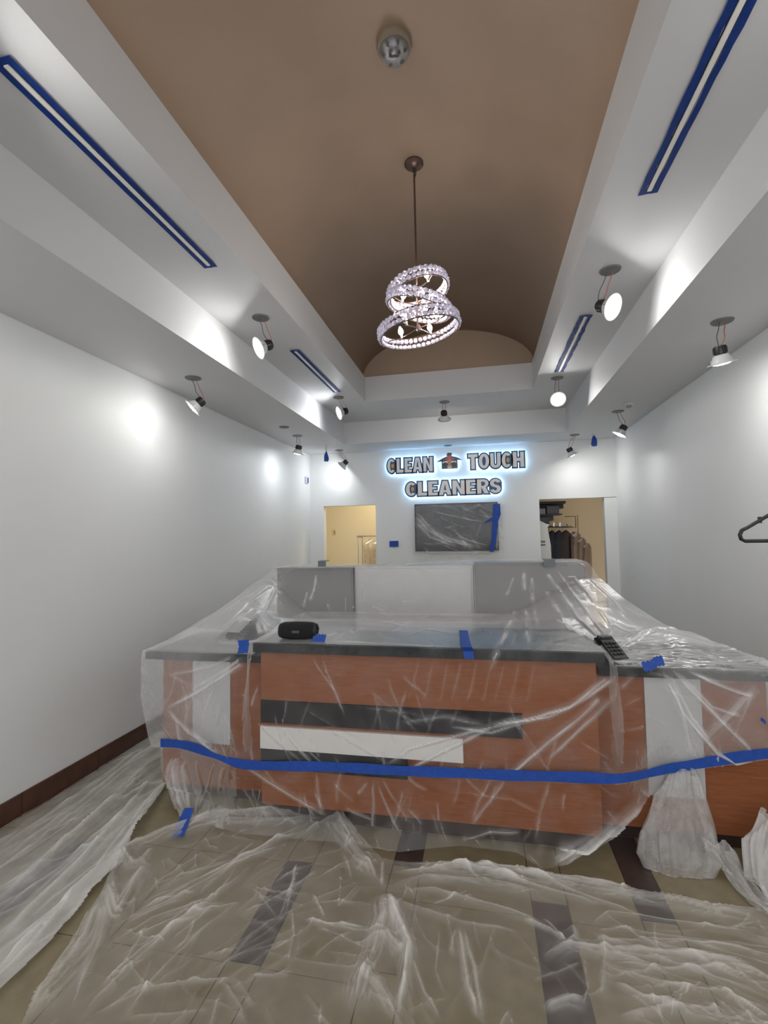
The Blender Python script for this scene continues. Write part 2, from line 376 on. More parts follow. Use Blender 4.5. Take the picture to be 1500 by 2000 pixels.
# sprinklers bagged in blue tape
def sprinkler(p, x, y, label, s=1.0):
    t = thing('wrapped_sprinkler', label, 'sprinkler', p)
    q = at(x, y, Y=p[1]); d = p[2]-q.z
    MB().lathe([(0.036, -0.0005), (0.034, -0.006), (0.012, -0.010), (0.010, -d+0.05)], n=20).build('pipe_collar', TRIMW, t, True)
    w = MB(); prof = [(0.007, -d+0.10*s), (0.014, -d+0.07*s), (0.027*s, -d+0.035*s), (0.034*s, -d), (0.036*s, -d-0.04*s), (0.028*s, -d-0.062*s), (0.0, -d-0.066*s)]
    w.lathe(prof, n=14)
    for v_ in w.bm.verts:
        a = math.atan2(v_.co.y, v_.co.x); f = 1+0.10*math.sin(3*a+v_.co.z*60); v_.co.x *= f; v_.co.y *= f
    w.build('tape_wrap', TAPE, t, True)
sprinkler((-2.236, 6.767, Z1), 637, 893, 'sprinkler wrapped in blue tape like a drop, beside the back left corner')
sprinkler((1.612, 7.16, Z1), 1161, 862, 'sprinkler wrapped in blue tape at the right end of the back soffit', 1.1)

# ------------------------------------------------------------------ slot vents edged with blue tape
def vent(x0, x1, y0, y1, wobble, label, seed, two=False):
    r = random.Random(seed); w = x1-x0; L = y1-y0
    t = thing('slot_vent', label, 'vent', ((x0+x1)/2, y0, Z2))
    MB().box((-0.016, 0.02, -0.004), (0.016, L-0.02, -0.0005)).build('slot', VENTD, t)
    MB().box((-0.0100, 0.022, -0.012), (0.0100, L-0.022, -0.0045), 0.0015).build('slat', VENTW, t)
    for sg in (-1, 1):
        MB().box((sg*0.0178-0.0018, 0.015, -0.006), (sg*0.0178+0.0018, L-0.015, -0.0005), 0.001).build('frame', VENTW, t)
    def strip(c0, c1, wd, nseg):
        c0, c1 = Vector(c0), Vector(c1); d = (c1-c0).normalized(); s = Vector((-d.y, d.x, 0)); m_ = MB(); A = []; B = []
        for k in range(nseg+1):
            p = c0.lerp(c1, k/nseg); a = wd*(0.5+wobble*r.uniform(-.3, .3)); b = wd*(0.5+wobble*r.uniform(-.3, .3))
            z = -0.0070-r.uniform(0, 0.0015)
            A.append(m_.bm.verts.new((p.x+s.x*a, p.y+s.y*a, z))); B.append(m_.bm.verts.new((p.x-s.x*b, p.y-s.y*b, z-r.uniform(0, 0.001))))
        for k in range(nseg): m_.bm.faces.new((A[k], A[k+1], B[k+1], B[k]))
        bmesh.ops.solidify(m_.bm, geom=m_.bm.faces[:], thickness=0.0006)
        m_.build('masking_tape', TAPE, t)
    h = w/2; wd = h-0.016
    strip((-(0.016+wd/2), 0, 0), (-(0.016+wd/2), L, 0), wd, int(L/0.06)); strip((0.016+wd/2, 0.0, 0), (0.016+wd/2, L, 0), wd, int(L/0.06))
    strip((-h, 0.012, 0), (h, 0.012, 0), 0.03, 4); strip((-h, L-0.012, 0), (h, L-0.012, 0), 0.03, 4)
vent(-1.640, -1.552, 1.285, 2.610, 0.10, 'long slot vent edged with blue tape on the left of the vault', 1)
vent(-1.645, -1.557, 3.975, 5.270, 0.15, 'short-looking far slot vent edged with blue tape on the left of the vault', 2)
vent(0.822, 0.912, 1.180, 2.525, 0.35, 'long slot vent with ragged blue tape on the right of the vault', 3)
vent(0.805, 0.900, 3.880, 5.205, 0.55, 'far slot vent with ragged torn blue tape on the right of the vault', 4)

# ------------------------------------------------------------------ dome on the vault and chandelier
APEX = Z3+rise
t = thing('emergency_strobe', 'round clear domed fitting on the brown vault, nearest the viewer', 'ceiling fitting', (-0.362, 2.28, APEX))
MB().lathe([(0.088, 0.0), (0.090, -0.012), (0.086, -0.03), (0.074, -0.036)], n=40).build('base', mat('tan_fitting', (0.25, 0.20, 0.15), 0.4), t, True)
MB().lathe([(0.0, -0.037), (0.03, -0.040), (0.072, -0.0345)], n=32).build('reflector', STEEL, t, True)
MB().lathe([(0.073, -0.036), (0.070, -0.056), (0.058, -0.075), (0.036, -0.087), (0.0, -0.092)], n=40).build('dome', mat('clear_prismatic_dome', (0.93, 0.93, 0.95), 0.03, trans=0.93, bump=0.5, bscale=60), t, True)
MB().tube([(-0.02, 0, -0.042), (-0.012, 0, -0.058), (0.012, 0, -0.058), (0.02, 0, -0.042)], 0.007, 8).build('flash_tube', BLK, t, True)
for k in range(6):
    a = k*math.pi/3; MB().box((0.045*math.cos(a)-0.006, 0.045*math.sin(a)-0.006, -0.048), (0.045*math.cos(a)+0.006, 0.045*math.sin(a)+0.006, -0.037), 0.002).build('reflector_clip', DGREY, t)

ch = thing('chandelier', 'crystal chandelier of three tilted rings hanging from the brown vault on a thin rod', 'chandelier', (-0.372, 3.08, APEX))
MB().lathe([(0.064, 0.0), (0.064, -0.010), (0.052, -0.022), (0.030, -0.032), (0.012, -0.036), (0.012, -0.055), (0.0, -0.055)], n=36).build('ceiling_canopy', COPPER, ch, True)
c3 = at(818, 641, Y=3.08); zb = c3.z-APEX
MB().tube([(0, 0, -0.05), (0, 0, -0.40), (0.0, 0, zb+0.02)], 0.0065, 8).build('rod', COPPER, ch, True)
MB().tube([(0.003, 0, -0.05), (0.012, 0, -0.065), (0.010, 0, -0.085), (0.003, 0, -0.10)], 0.003, 6).build('cord', BLK, ch, True)
cryst_me = None
def crystal_mesh():
    bm = bmesh.new(); r = 0.0175
    bmesh.ops.create_icosphere(bm, subdivisions=1, radius=r); me = bpy.data.meshes.new('crystal')
    for v_ in bm.verts: v_.co.z *= 1.15
    bm.to_mesh(me); bm.free(); me.materials.append(CRYS); return me
CM = crystal_mesh()
def ring(px, py, R, h, roll, pitch, nb, nc, seed):
    p = at(px, py, Y=3.08); r = random.Random(seed)
    rg = empty('ring', (p.x+0.372, 0, p.z-APEX), None); rg.parent = ch
    rg.rotation_euler = (math.radians(pitch), math.radians(roll), 0)
    hoops = MB()
    for z in (-h/2, h/2):
        hoops.tube([(R*math.cos(2*math.pi*k/48), R*math.sin(2*math.pi*k/48), z) for k in range(48)], 0.0042, 6, True)
    hoops.build('hoop', COPPER, rg, True)
    sp = MB()
    for k in range(nb):
        a = 2*math.pi*(k+0.5)/nb+0.3
        sp.tube([(0, 0, 0), (R*0.55*math.cos(a), R*0.55*math.sin(a), -0.012), (R*math.cos(a), R*math.sin(a), h*0.2)], 0.004, 6)
    sp.cone((0, 0, -0.02), (0, 0, 0.02), 0.018, 0.012, 16)
    sp.build('arm', COPPER, rg, True)
    for zz, rr in ((-h*0.28, R+0.004), (h*0.28, R+0.002)):
        for k in range(nc):
            a = 2*math.pi*k/nc + (0.5*2*math.pi/nc if zz > 0 else 0)
            o = bpy.data.objects.new('crystal', CM); COL.objects.link(o); o.parent = rg
            o.location = (rr*math.cos(a), rr*math.sin(a), zz); o.rotation_euler = (r.uniform(0, 3), r.uniform(0, 3), r.uniform(0, 3))
    for k in range(nb):
        a = 2*math.pi*(k+0.5)/nb+0.3; x, y = R*0.55*math.cos(a), R*0.55*math.sin(a)
        MB().cone((x, y, -0.014), (x, y, 0.012), 0.009, 0.009, 12).build('socket', TRIMW, rg, True)
        MB().lathe([(0.007, 0.012), (0.015, 0.024), (0.017, 0.036), (0.012, 0.052), (0.004, 0.068), (0.0, 0.072)], Matrix.Translation((x, y, 0)), 14).build('bulb', BULBM, rg, True)
ring(816, 566, 0.195, 0.070, -14, -3, 3, 36, 1)
ring(818, 596, 0.205, 0.068, 15, 2, 3, 38, 2)
ring(818, 641, 0.262, 0.072, -9, 3, 4, 48, 3)

# ------------------------------------------------------------------ the lettered sign
LFACE = mat('sign_face_grey', (0.82, 0.80, 0.80), 0.4)
LBACK = mat('sign_blue_return', (0.015, 0.085, 0.20), 0.35)
LGLOW = emitter('sign_halo_led', (0.38, 0.68, 1.0), 10.0)
LORNG = mat('sign_amber', (0.75, 0.36, 0.07), 0.5)
NAVY = mat('sign_navy', (0.012, 0.03, 0.10), 0.4)
TEAL = mat('sign_dark_teal', (0.03, 0.09, 0.12), 0.4)
RED = mat('sign_red', (0.48, 0.06, 0.05), 0.4)
SKIN = mat('sign_tan', (0.50, 0.26, 0.16), 0.5)
def arc(cx, cz, rx, rz, a0, a1, n=14):
    return [(cx+rx*math.cos(math.radians(a0+(a1-a0)*k/n)), cz+rz*math.sin(math.radians(a0+(a1-a0)*k/n))) for k in range(n+1)]
def glyph(c):
    """closed outlines in a box one high; returns (width, [outlines]) - inner outlines are holes"""
    s = 0.27
    if c == 'C':
        w = 0.66
        return w, [arc(w/2, .5, w/2, .5, 38, 322, 22) + arc(w/2, .5, w/2-s*.92, .5-.21, 312, 48, 16)]
    if c == 'L': return 0.56, [[(0, 0), (.56, 0), (.56, .24), (s, .24), (s, 1), (0, 1)]]
    if c == 'E': return 0.58, [[(0, 0), (.58, 0), (.58, .22), (s, .22), (s, .40), (.52, .40), (.52, .60), (s, .60), (s, .78), (.57, .78), (.57, 1), (0, 1)]]
    if c == 'A': return 0.74, [[(0, 0), (.26, 0), (.295, .17), (.445, .17), (.48, 0), (.74, 0), (.52, 1), (.22, 1)], [(.32, .36), (.37, .68), (.42, .36)]]
    if c == 'N': return 0.72, [[(0, 0), (.25, 0), (.25, .52), (.46, 0), (.72, 0), (.72, 1), (.47, 1), (.47, .48), (.26, 1), (0, 1)]]
    if c == 'T': return 0.64, [[(.185, 0), (.455, 0), (.455, .77), (.64, .77), (.64, 1), (0, 1), (0, .77), (.185, .77)]]
    if c == 'O': w = 0.70; return w, [arc(w/2, .5, w/2, .5, 0, 345, 23), arc(w/2, .5, w/2-s*.95, .28, 0, 345, 23)]
    if c == 'U': w = 0.68; return w, [[(0, 1)] + arc(w/2, .33, w/2, .33, 180, 360, 14) + [(w, 1), (w-s*.96, 1)] + arc(w/2, .33, w/2-s*.96, .12, 0, -180, 10) + [(s*.96, 1)]]
    if c == 'H': return 0.72, [[(0, 0), (s, 0), (s, .38), (.45, .38), (.45, 0), (.72, 0), (.72, 1), (.45, 1), (.45, .62), (s, .62), (s, 1), (0, 1)]]
    if c == 'R': return 0.68, [[(0, 0), (s, 0), (s, .36), (.40, 0), (.69, 0), (.52, .42)] + arc(.40, .70, .27, .30, -62, 90, 10) + [(0, 1)], [(s, .56)] + arc(.36, .68, .09, .12, -90, 90, 8) + [(s, .80)]]
    if c == 'S':
        cl = arc(.31, .70, .185, .19, 5, 262, 18) + arc(.31, .30, .185, .19, 82, -175, 18); L_, R_s = [], []
        for i, (x, z) in enumerate(cl):
            a, b = cl[max(i-1, 0)], cl[min(i+1, len(cl)-1)]; dx, dz = b[0]-a[0], b[1]-a[1]; m_ = math.hypot(dx, dz) or 1
            L_.append((x-dz/m_*.125, z+dx/m_*.105)); R_s.append((x+dz/m_*.125, z-dx/m_*.105))
        return .62, [L_+R_s[::-1]]
def curve_mesh(loops, ext, off, name, m, par, loc, scale):
    cu = bpy.data.curves.new(name, 'CURVE'); cu.dimensions = '2D'; cu.fill_mode = 'BOTH'; cu.extrude = ext; cu.offset = off
    for lp in loops:
        sp = cu.splines.new('POLY'); sp.points.add(len(lp)-1); sp.use_cyclic_u = True
        for q, (x, z) in zip(sp.points, lp): q.co = (x*scale[0], z*scale[1], 0, 1)
    tmp = bpy.data.objects.new('tmp', cu); COL.objects.link(tmp)
    dg = bpy.context.evaluated_depsgraph_get(); me = bpy.data.meshes.new_from_object(tmp.evaluated_get(dg))
    bpy.data.objects.remove(tmp); bpy.data.curves.remove(cu)
    me.name = name; me.materials.clear(); me.materials.append(m)
    o = bpy.data.objects.new(name, me); COL.objects.link(o); o.parent = par; o.location = loc; o.rotation_euler = (math.pi/2, 0, 0)
    return o
sign = thing('channel_letter_sign', 'backlit blue-edged letter sign reading CLEAN TOUCH CLEANERS on the back wall', 'sign', (-0.40, YW, 2.25))
def word(txt, x0, x1, z0, z1, skew=0):
    gl = [glyph(c) for c in txt]; gap = 0.035
    tot = sum(g[0] for g in gl)+gap*(len(gl)-1)
    sx = (x1-x0)/tot; sz = z1-z0; x = x0
    for i, (c, (w, loops)) in enumerate(zip(txt, gl)):
        loc = (x+0.40, -0.062, z0-2.25)
        back = [arc(w/2, .5, w/2, .5, 0, 348, 30)] if c == 'C' else [arc(.31, .69, .30, .30, 0, 180, 12)+arc(.31, .31, .30, .30, 180, 360, 12)] if c == 'S' else loops[:1]
        b = curve_mesh(back, 0.018, 0.016, 'letter', LBACK, sign, loc, (sx, sz)); b['label'] = 'letter ' + c
        f = curve_mesh(loops, 0.004, -0.005, 'face', LFACE, b, (0, 0, 0.022), (sx, sz)); f.rotation_euler = (0, 0, 0)
        curve_mesh(back, 0.003, 0.006, 'halo_light', LGLOW, b, (0, 0, -0.030), (sx, sz)).rotation_euler = (0, 0, 0)
        if c == 'C':
            MB().lathe([(0.0, 0.0), (0.030, 0.0), (0.026, 0.006), (0.0, 0.008)], Matrix.Diagonal((0.8, 1.3, 1, 1)), 20).build('amber_inlay', LORNG, b).location = (w*sx*0.62, sz*0.5, 0.0185)
        x += (w+gap)*sx
word('CLEAN', -1.435, -0.705, 2.640, 2.872)
word('TOUCH', -0.165, 0.672, 2.645, 2.882)
word('CLEANERS', -1.145, 0.320, 2.262, 2.488)
lg = empty('house_emblem', (-0.448+0.40, -0.062, 2.675-2.25)); lg.parent = sign
def flat(n, m, pts, y, th=0.012): return MB().poly([(x, y, z) for x, z in pts], (0, th, 0)).build(n, m, lg)
flat('house_body', TEAL, [(-0.125, 0), (0.125, 0), (0.125, 0.13), (-0.125, 0.13)], 0.0, 0.03)
flat('halo_light', LGLOW, [(-0.12, 0.005), (0.12, 0.005), (0.12, 0.12), (0.17, 0.12), (0.0, 0.20), (-0.17, 0.12), (-0.12, 0.12)], 0.034, 0.004)
flat('roof', NAVY, [(-0.195, 0.115), (-0.11, 0.165), (-0.03, 0.195), (0.03, 0.195), (0.11, 0.175), (0.195, 0.128), (0.10, 0.128), (-0.10, 0.115)], -0.006, 0.02)
flat('chimney', BLK, [(-0.045, 0.20), (0.035, 0.20), (0.04, 0.245), (-0.03, 0.25)], -0.004, 0.02)
flat('red_cross', RED, [(-0.03, 0.13), (-0.07, 0.13), (-0.05, 0.165), (-0.03, 0.165), (-0.03, 0.205), (0.028, 0.205), (0.028, 0.165), (0.06, 0.165), (0.07, 0.13), (0.028, 0.13), (0.022, 0.03), (-0.022, 0.03)], -0.012, 0.012)
flat('white_arch', LFACE, [(-0.11, 0.09), (-0.095, 0.112), (-0.04, 0.118), (0.04, 0.118), (0.095, 0.112), (0.11, 0.09), (0.03, 0.05), (0.03, 0.012), (-0.03, 0.012), (-0.03, 0.05)], -0.006, 0.006)
flat('tan_strip', SKIN, [(-0.016, 0.03), (0.016, 0.03), (0.02, 0.14), (-0.02, 0.14)], -0.015, 0.006)
for sg in (-1, 1):
    flat('dark_oval', BLK, arc(sg*0.066, 0.068, 0.044, 0.031, 0, 345, 18), -0.010, 0.006)

# ------------------------------------------------------------------ sheet engine
def vnoise(x, y, seed):
    r = np.random.default_rng(seed); P = r.random((257, 257)); P[256] = P[0]; P[:, 256] = P[:, 0]
    xi = np.floor(x).astype(int); yi = np.floor(y).astype(int); fx = x-xi; fy = y-yi
    xi %= 256; yi %= 256; fx = fx*fx*(3-2*fx); fy = fy*fy*(3-2*fy)
    return (P[xi, yi]*(1-fx)*(1-fy)+P[xi+1, yi]*fx*(1-fy)+P[xi, yi+1]*(1-fx)*fy+P[xi+1, yi+1]*fx*fy)
def fbm(x, y, seed, o=4, ridged=False):
    s = 0; a = 1; t = 0
    for k in range(o):
        n = vnoise(x*2**k+17.3*k, y*2**k+5.1*k, seed+k)
        if ridged: n = 1-np.abs(2*n-1)
        s = s+a*n; t += a; a *= 0.5
    return s/t
def inside(poly, q):
    x, y = q[..., 0], q[..., 1]; c = np.zeros(x.shape, bool); n = len(poly)
    for i in range(n):
        x0, y0 = poly[i]; x1, y1 = poly[i-1]
        h = ((y0 > y) != (y1 > y)) & (x < (x1-x0)*(y-y0)/((y1-y0) or 1e-9)+x0); c ^= h
    return c
def dist_chain(P, pts, N):
    """distance of every sheet point to a chain of points, how far along the chain it lies (0..1), and on which side"""
    best = np.full(P.shape[:-1], 1e9); f = np.zeros(P.shape[:-1]); sg = np.ones(P.shape[:-1]); n = len(pts)-1
    for i in range(n):
        a, b = pts[i], pts[i+1]; d = b-a; L2 = max((d@d), 1e-9)
        t = np.clip(((P-a)@d)/L2, 0, 1); q = P-a-t[..., None]*d; dd = np.sqrt((q*q).sum(-1))
        m = dd < best; best[m] = dd[m]; f[m] = ((i+t)/n)[m]; sg[m] = np.sign((np.cross(d, q)*N).sum(-1))[m]
    return best, f, sg
class Sheet:
    def __init__(s, P):
        s.P = P.astype(float); s.h = np.zeros(P.shape[:2]); s.d = np.zeros(P.shape[:2]); s.mask = np.ones(P.shape[:2], bool)
        s.px = to_px(s.P)
        s.k = 0
        du = np.gradient(s.P, axis=1); dv = np.gradient(s.P, axis=0); n = np.cross(du, dv)
        s.n = n/np.maximum(np.linalg.norm(n, axis=-1, keepdims=True), 1e-9)
        tocam = np.array((0, 0, CAMZ+3))-s.P
        s.n[(s.n*tocam).sum(-1) < 0] *= -1
    def near(s, x, y):
        d = (s.px[..., 0]-x)**2+(s.px[..., 1]-y)**2; i = np.unravel_index(np.argmin(d), d.shape); return s.P[i]
    def crease(s, pts, w=0.008, h=0.006, den=0.25, dw=None, taper=True):
        """a raised fold along pixels of the photograph, carried on the sheet itself"""
        ch = []
        for (x0, y0), (x1, y1) in zip(pts, pts[1:]):
            n = max(2, int(math.hypot(x1-x0, y1-y0)/40))
            for k in range(n): ch.append(s.near(x0+(x1-x0)*k/n, y0+(y1-y0)*k/n))
        ch.append(s.near(*pts[-1]))
        s.chain(np.array(ch), w, h, den, dw, taper)
    def chain(s, ch, w, h, den, dw=None, taper=True):
        lo, hi = ch.min(0)-6*w-0.02, ch.max(0)+6*w+0.02
        sel = ((s.P > lo) & (s.P < hi)).all(-1)
        if not sel.any(): return
        d, f, sg = dist_chain(s.P[sel], ch, s.n[sel])
        tp = np.clip(np.minimum(f, 1-f)*6, 0, 1) if taper else 1.0
        wide = min(1.0, w/0.025); s.k += 1; ln = np.linalg.norm(np.diff(ch, axis=0), axis=-1).sum()
        x = d*sg*(1+0.25*np.sin(f*ln*9+s.k))
        fn = np.clip(2.3*fbm(x*95+s.k*7.7+60, f*ln*4.5+s.k*3.1, 401, 3, True)-0.95, 0.0, 1.0)
        if h: s.h[sel] += h*np.exp(-(d/w)**2)*tp*(1-0.4*wide+0.35*wide*fn)
        W_ = dw or w
        s.d[sel] += den*tp*((1.2-0.85*wide)*np.exp(-(d/(0.36*W_))**2)+(0.22+0.10*wide+0.95*fn)*(0.35+0.5*wide)*np.exp(-(d/(1.5*W_))**2))
    def scatter(s, n, L, w, h, den, seed, ang=None, spread=3.14, poly=None):
        """short random creases lying in the sheet; ang is their heading in the sheet's own rows and columns"""
        r = np.random.default_rng(seed); nv, nu = s.P.shape[:2]; k = 0; tries = 0
        while k < n and tries < n*30:
            tries += 1
            i, j = r.integers(0, nv), r.integers(0, nu)
            if not s.mask[i, j]: continue
            if poly is not None and not inside(poly, s.px[i, j]): continue
            a = (ang if ang is not None else 0)+r.uniform(-spread, spread)/2; l = L*r.uniform(0.4, 1.4); bend = r.uniform(-.35, .35)
            eu = s.P[i, min(j+1, nu-1)]-s.P[i, max(j-1, 0)]; ev = s.P[min(i+1, nv-1), j]-s.P[max(i-1, 0), j]
            eu = eu/(np.linalg.norm(eu)+1e-9); ev = ev/(np.linalg.norm(ev)+1e-9)
            p = s.P[i, j]; pts = [p]
            for _ in range(4):
                p = p+(eu*math.cos(a)+ev*math.sin(a))*l/4; a += bend/4*2; pts.append(p)
            s.chain(np.array(pts), w*r.uniform(.7, 1.5), h*r.uniform(.3, 1.2), den*r.uniform(.3, 1.2)); k += 1
    def build(s, name, m, parent=None):
        V = s.P+s.n*s.h[..., None]; nv, nu = s.P.shape[:2]; keep = s.mask
        idx = -np.ones((nv, nu), int)
        fm = keep[:-1, :-1] & keep[1:, :-1] & keep[:-1, 1:] & keep[1:, 1:]
        use = np.zeros((nv, nu), bool); use[:-1, :-1] |= fm; use[1:, :-1] |= fm; use[:-1, 1:] |= fm; use[1:, 1:] |= fm
        idx[use] = np.arange(use.sum())
        F = np.stack([idx[:-1, :-1][fm], idx[:-1, 1:][fm], idx[1:, 1:][fm], idx[1:, :-1][fm]], -1)
        me = bpy.data.meshes.new(name); me.vertices.add(int(use.sum())); me.vertices.foreach_set('co', V[use].ravel())
        me.loops.add(F.size); me.loops.foreach_set('vertex_index', F.ravel().astype(np.int32))
        me.polygons.add(len(F)); me.polygons.foreach_set('loop_start', np.arange(0, F.size, 4, dtype=np.int32))
        me.update(calc_edges=True); me.validate()
        a = me.attributes.new('film_layers', 'FLOAT', 'POINT'); a.data.foreach_set('value', s.d[use].astype(np.float32))
        me.polygons.foreach_set('use_smooth', np.ones(len(F), bool)); me.materials.append(m)
        o = bpy.data.objects.new(name, me); COL.objects.link(o)
        if parent: o.parent = parent
        return o
def sstep(a, b, x):
    t = np.clip((x-a)/(b-a), 0, 1); return t*t*(3-2*t)
def pts_line(px, pts): return np.interp(px, [p[0] for p in pts], [p[1] for p in pts])

# ------------------------------------------------------------------ reception counter
ZT, ZW = 1.040, 0.925
cab = thing('counter_cabinet', 'tall middle counter cabinet, orange-brown with black and white stripe panels', 'counter', (-0.36, 2.62, 0))
def at0(mb, n, m, p, sm=False):
    o = mb.build(n, m, p, sm); o.location = -Vector(p.location); return o
at0(MB().box((-1.28, 2.64, 0.12), (0.552, 3.00, ZT-0.05)), 'body', WOOD, cab)
at0(MB().box((-1.282, 2.62, 0.125), (0.554, 2.638, ZT-0.048), 0.002), 'front_panel', WOOD, cab)
at0(MB().box((-1.26, 2.715, 0.0), (0.53, 2.98, 0.12)), 'toe_kick', TOE, cab)
at0(MB().box((-1.280, 2.608, 0.585), (0.182, 2.622, 0.712), 0.001, mat=None), 'black_panel', BLACKP, cab)
at0(MB().box((-1.280, 2.600, 0.443), (-0.125, 2.622, 0.568), 0.001), 'white_panel', WHITEP, cab)
at0(MB().box((-1.280, 2.608, 0.330), (-0.426, 2.622, 0.441), 0.001), 'black_panel', BLACKP, cab)
tag(box('countertop', (-1.315, 2.585, ZT-0.05), (0.590, 3.02, ZT), GRAN, None, 0.004), 'raised black granite top of the middle counter', 'countertop')
def wing(x0, x1, p0, p1, pz, side):
    w = thing('counter_cabinet', 'low orange-brown counter cabinet with a pale upright panel at the %s end' % side, 'counter', ((x0+x1)/2, 2.8, 0))
    at0(MB().box((x0, 2.82, 0.09), (x1, 3.38, ZW-0.045)), 'body', WOOD, w)
    at0(MB().box((x0, 2.80, 0.09), (x1, 2.819, ZW-0.044), 0.002), 'front_panel', WOOD, w)
    at0(MB().box((p0, 2.788, pz), (p1, 2.802, ZW-0.046), 0.001), 'pale_panel', GREYP, w)
    at0(MB().box((x0+0.02, 2.86, 0.0), (x1-0.02, 3.36, 0.09)), 'toe_kick', TOE, w)
wing(-2.055, -1.300, -1.835, -1.575, 0.36, 'left')
wing(0.572, 1.400, 0.825, 1.095, 0.265, 'right')
tag(box('countertop', (-2.16, 2.76, ZW-0.045), (-1.320, 3.42, ZW), GRAN, None, 0.004), 'low black granite top on the left counter end', 'countertop')
tag(box('countertop', (0.595, 2.76, ZW-0.045), (1.46, 3.42, ZW), GRAN, None, 0.004), 'low black granite top on the right counter end', 'countertop')
dk = thing('work_desk', 'low work desk behind the raised counter, seen dimly through the film', 'desk', (-0.35, 3.2, 0))
at0(MB().box((-1.28, 3.03, 0.70), (0.56, 3.66, 0.74), 0.003), 'desktop', LGREY, dk)
for x in (-1.26, 0.50): at0(MB().box((x, 3.05, 0.0), (x+0.04, 3.64, 0.70)), 'side_panel', LGREY, dk)
# partition with grey towers behind
pt = thing('storage_unit', 'wide pale back unit between two grey end cabinets under the film', 'cabinet', (-0.6, 4.25, 0))
at0(MB().box((-1.14, 4.23, 0.0), (-0.075, 4.55, 1.375), 0.003), 'body', LGREY, pt)
at0(MB().box((-1.12, 4.21, 0.10), (-0.095, 4.229, 1.355), 0.002), 'back_panel', LGREY, pt)
at0(MB().box((-1.13, 4.215, 0.02), (-0.085, 4.229, 0.085), 0.002), 'plinth', TOE, pt)
def tower(x0, x1, z, lab):
    w = thing('grey_cabinet', lab, 'cabinet', ((x0+x1)/2, 4.2, 0))
    at0(MB().box((x0, 4.20, 0.06), (x1, 4.58, z), 0.003), 'body', GREY, w)
    at0(MB().box((x0+0.012, 4.185, 0.09), (x1-0.012, 4.199, z-0.02), 0.002), 'door', GREY, w)
    at0(MB().box((x0+0.02, 4.22, 0.0), (x1-0.02, 4.56, 0.06)), 'plinth', TOE, w)
    at0(MB().tube([(x1-0.06, 4.186, 0.95), (x1-0.06, 4.160, 0.96), (x1-0.06, 4.160, 1.10), (x1-0.06, 4.186, 1.11)], 0.005, 8), 'handle', STEEL, w, True)
tower(-1.885, -1.150, 1.365, 'grey cabinet at the left end of the back unit under film')
tower(-0.065, 0.826, 1.400, 'grey cabinet at the right end of the back unit under film')
def clip(px, py, w, h, lab):
    p = at(px, py, Y=4.13); o = MB()
    o.box((-w/2, -0.006, -h), (w/2, 0.0, 0.004), 0.002); o.box((-w/2, -0.004, 0.002), (w/2, 0.09, 0.008), 0.002)
    o = o.build('duct_tape_piece', GTAPE); o.location = p; tag(o, lab, 'tape')
clip(629, 1097, 0.075, 0.045, 'grey tape piece holding the film on the left grey cabinet')
clip(1073, 1094, 0.090, 0.055, 'grey tape piece holding the film on the right grey cabinet')

# things under the film
def terminal(p, lab, rot, s=1.0, m=BLK):
    q = thing('card_terminal', lab, 'card terminal', p, rot=(0, 0, rot))
    MB().poly([(-0.04*s, -0.09*s, 0.0), (-0.04*s, 0.09*s, 0.0), (-0.04*s, 0.09*s, 0.10*s), (-0.04*s, 0.05*s, 0.115*s), (-0.04*s, -0.09*s, 0.03*s)], (0.08*s, 0, 0)).build('body', m, q)
    MB().box((-0.032*s, 0.03*s, 0.105*s), (0.032*s, 0.075*s, 0.118*s), 0.002).build('screen', DGREY, q)
    k = MB()
    for i in range(3):
        for j in range(4): k.box((-0.03*s+i*0.022*s, -0.07*s+j*0.022*s, 0.045*s+j*0.014*s), (-0.014*s+i*0.022*s, -0.054*s+j*0.022*s, 0.052*s+j*0.014*s), 0.001)
    k.build('keypad', DGREY, q)
    MB().tube([(0, 0.09*s, 0.02), (0.02, 0.16*s, 0.03), (0.09, 0.17*s, 0.006), (0.13, 0.10*s, 0.006)], 0.004, 6).build('cord', BLK, q, True)
terminal((0.70, 2.92, ZW+0.002), 'black card terminal with a cord at the right step of the counter', 0.35, 1.05)
terminal((-1.63, 3.15, ZW+0.002), 'dark card terminal blurred under film on the left counter end', -0.4, 1.1, DGREY)

# ------------------------------------------------------------------ film A: over the back unit, down over the counter to the long tape
FA = plastic('film_upper', 0.04, 0.035, (0.92, 0.92, 0.93), gloss=0.045)
NU = 760
u = np.linspace(0, 1, NU)
def zx(X): return ZW+0.010+(ZT-ZW)*(sstep(-1.40, -1.31, X)*(1-sstep(0.585, 0.67, X)))
def yx(X): return 2.752-0.182*(sstep(-1.42, -1.325, X)*(1-sstep(0.60, 0.69, X)))
def ztape(X): return np.interp(X, [-2.2, -2.03, -1.75, -1.37, -0.95, -0.41, 0.1, 0.57, 0.98, 1.36, 1.6], [0.36, 0.361, 0.362, 0.363, 0.378, 0.40, 0.415, 0.435, 0.445, 0.53, 0.56])
def ytape(X): return 2.765-0.180*(sstep(-1.95, -1.34, X)*(1-sstep(0.56, 1.02, X)))
rows = []
def row(x0, x1, Y, Z):
    X = x0+(x1-x0)*u
    rows.append(np.stack([X, Y(X) if callable(Y) else np.full(NU, Y), Z(X) if callable(Z) else np.full(NU, Z)], -1))
def ztop(X): return 1.372+0.036*sstep(-1.10, -0.05, X)
row(-1.90, 0.84, 4.66, 0.9); row(-1.90, 0.84, 4.60, ztop); row(-1.90, 0.840, 4.17, ztop)
def side(X, a, b): return np.clip(sstep(-1.38, a, X)+sstep(0.02, b, X), 0, 1)
row(-1.92, 0.865, 4.125, lambda X: ztop(X)-0.09+0.06*side(X, -1.9, 0.85))
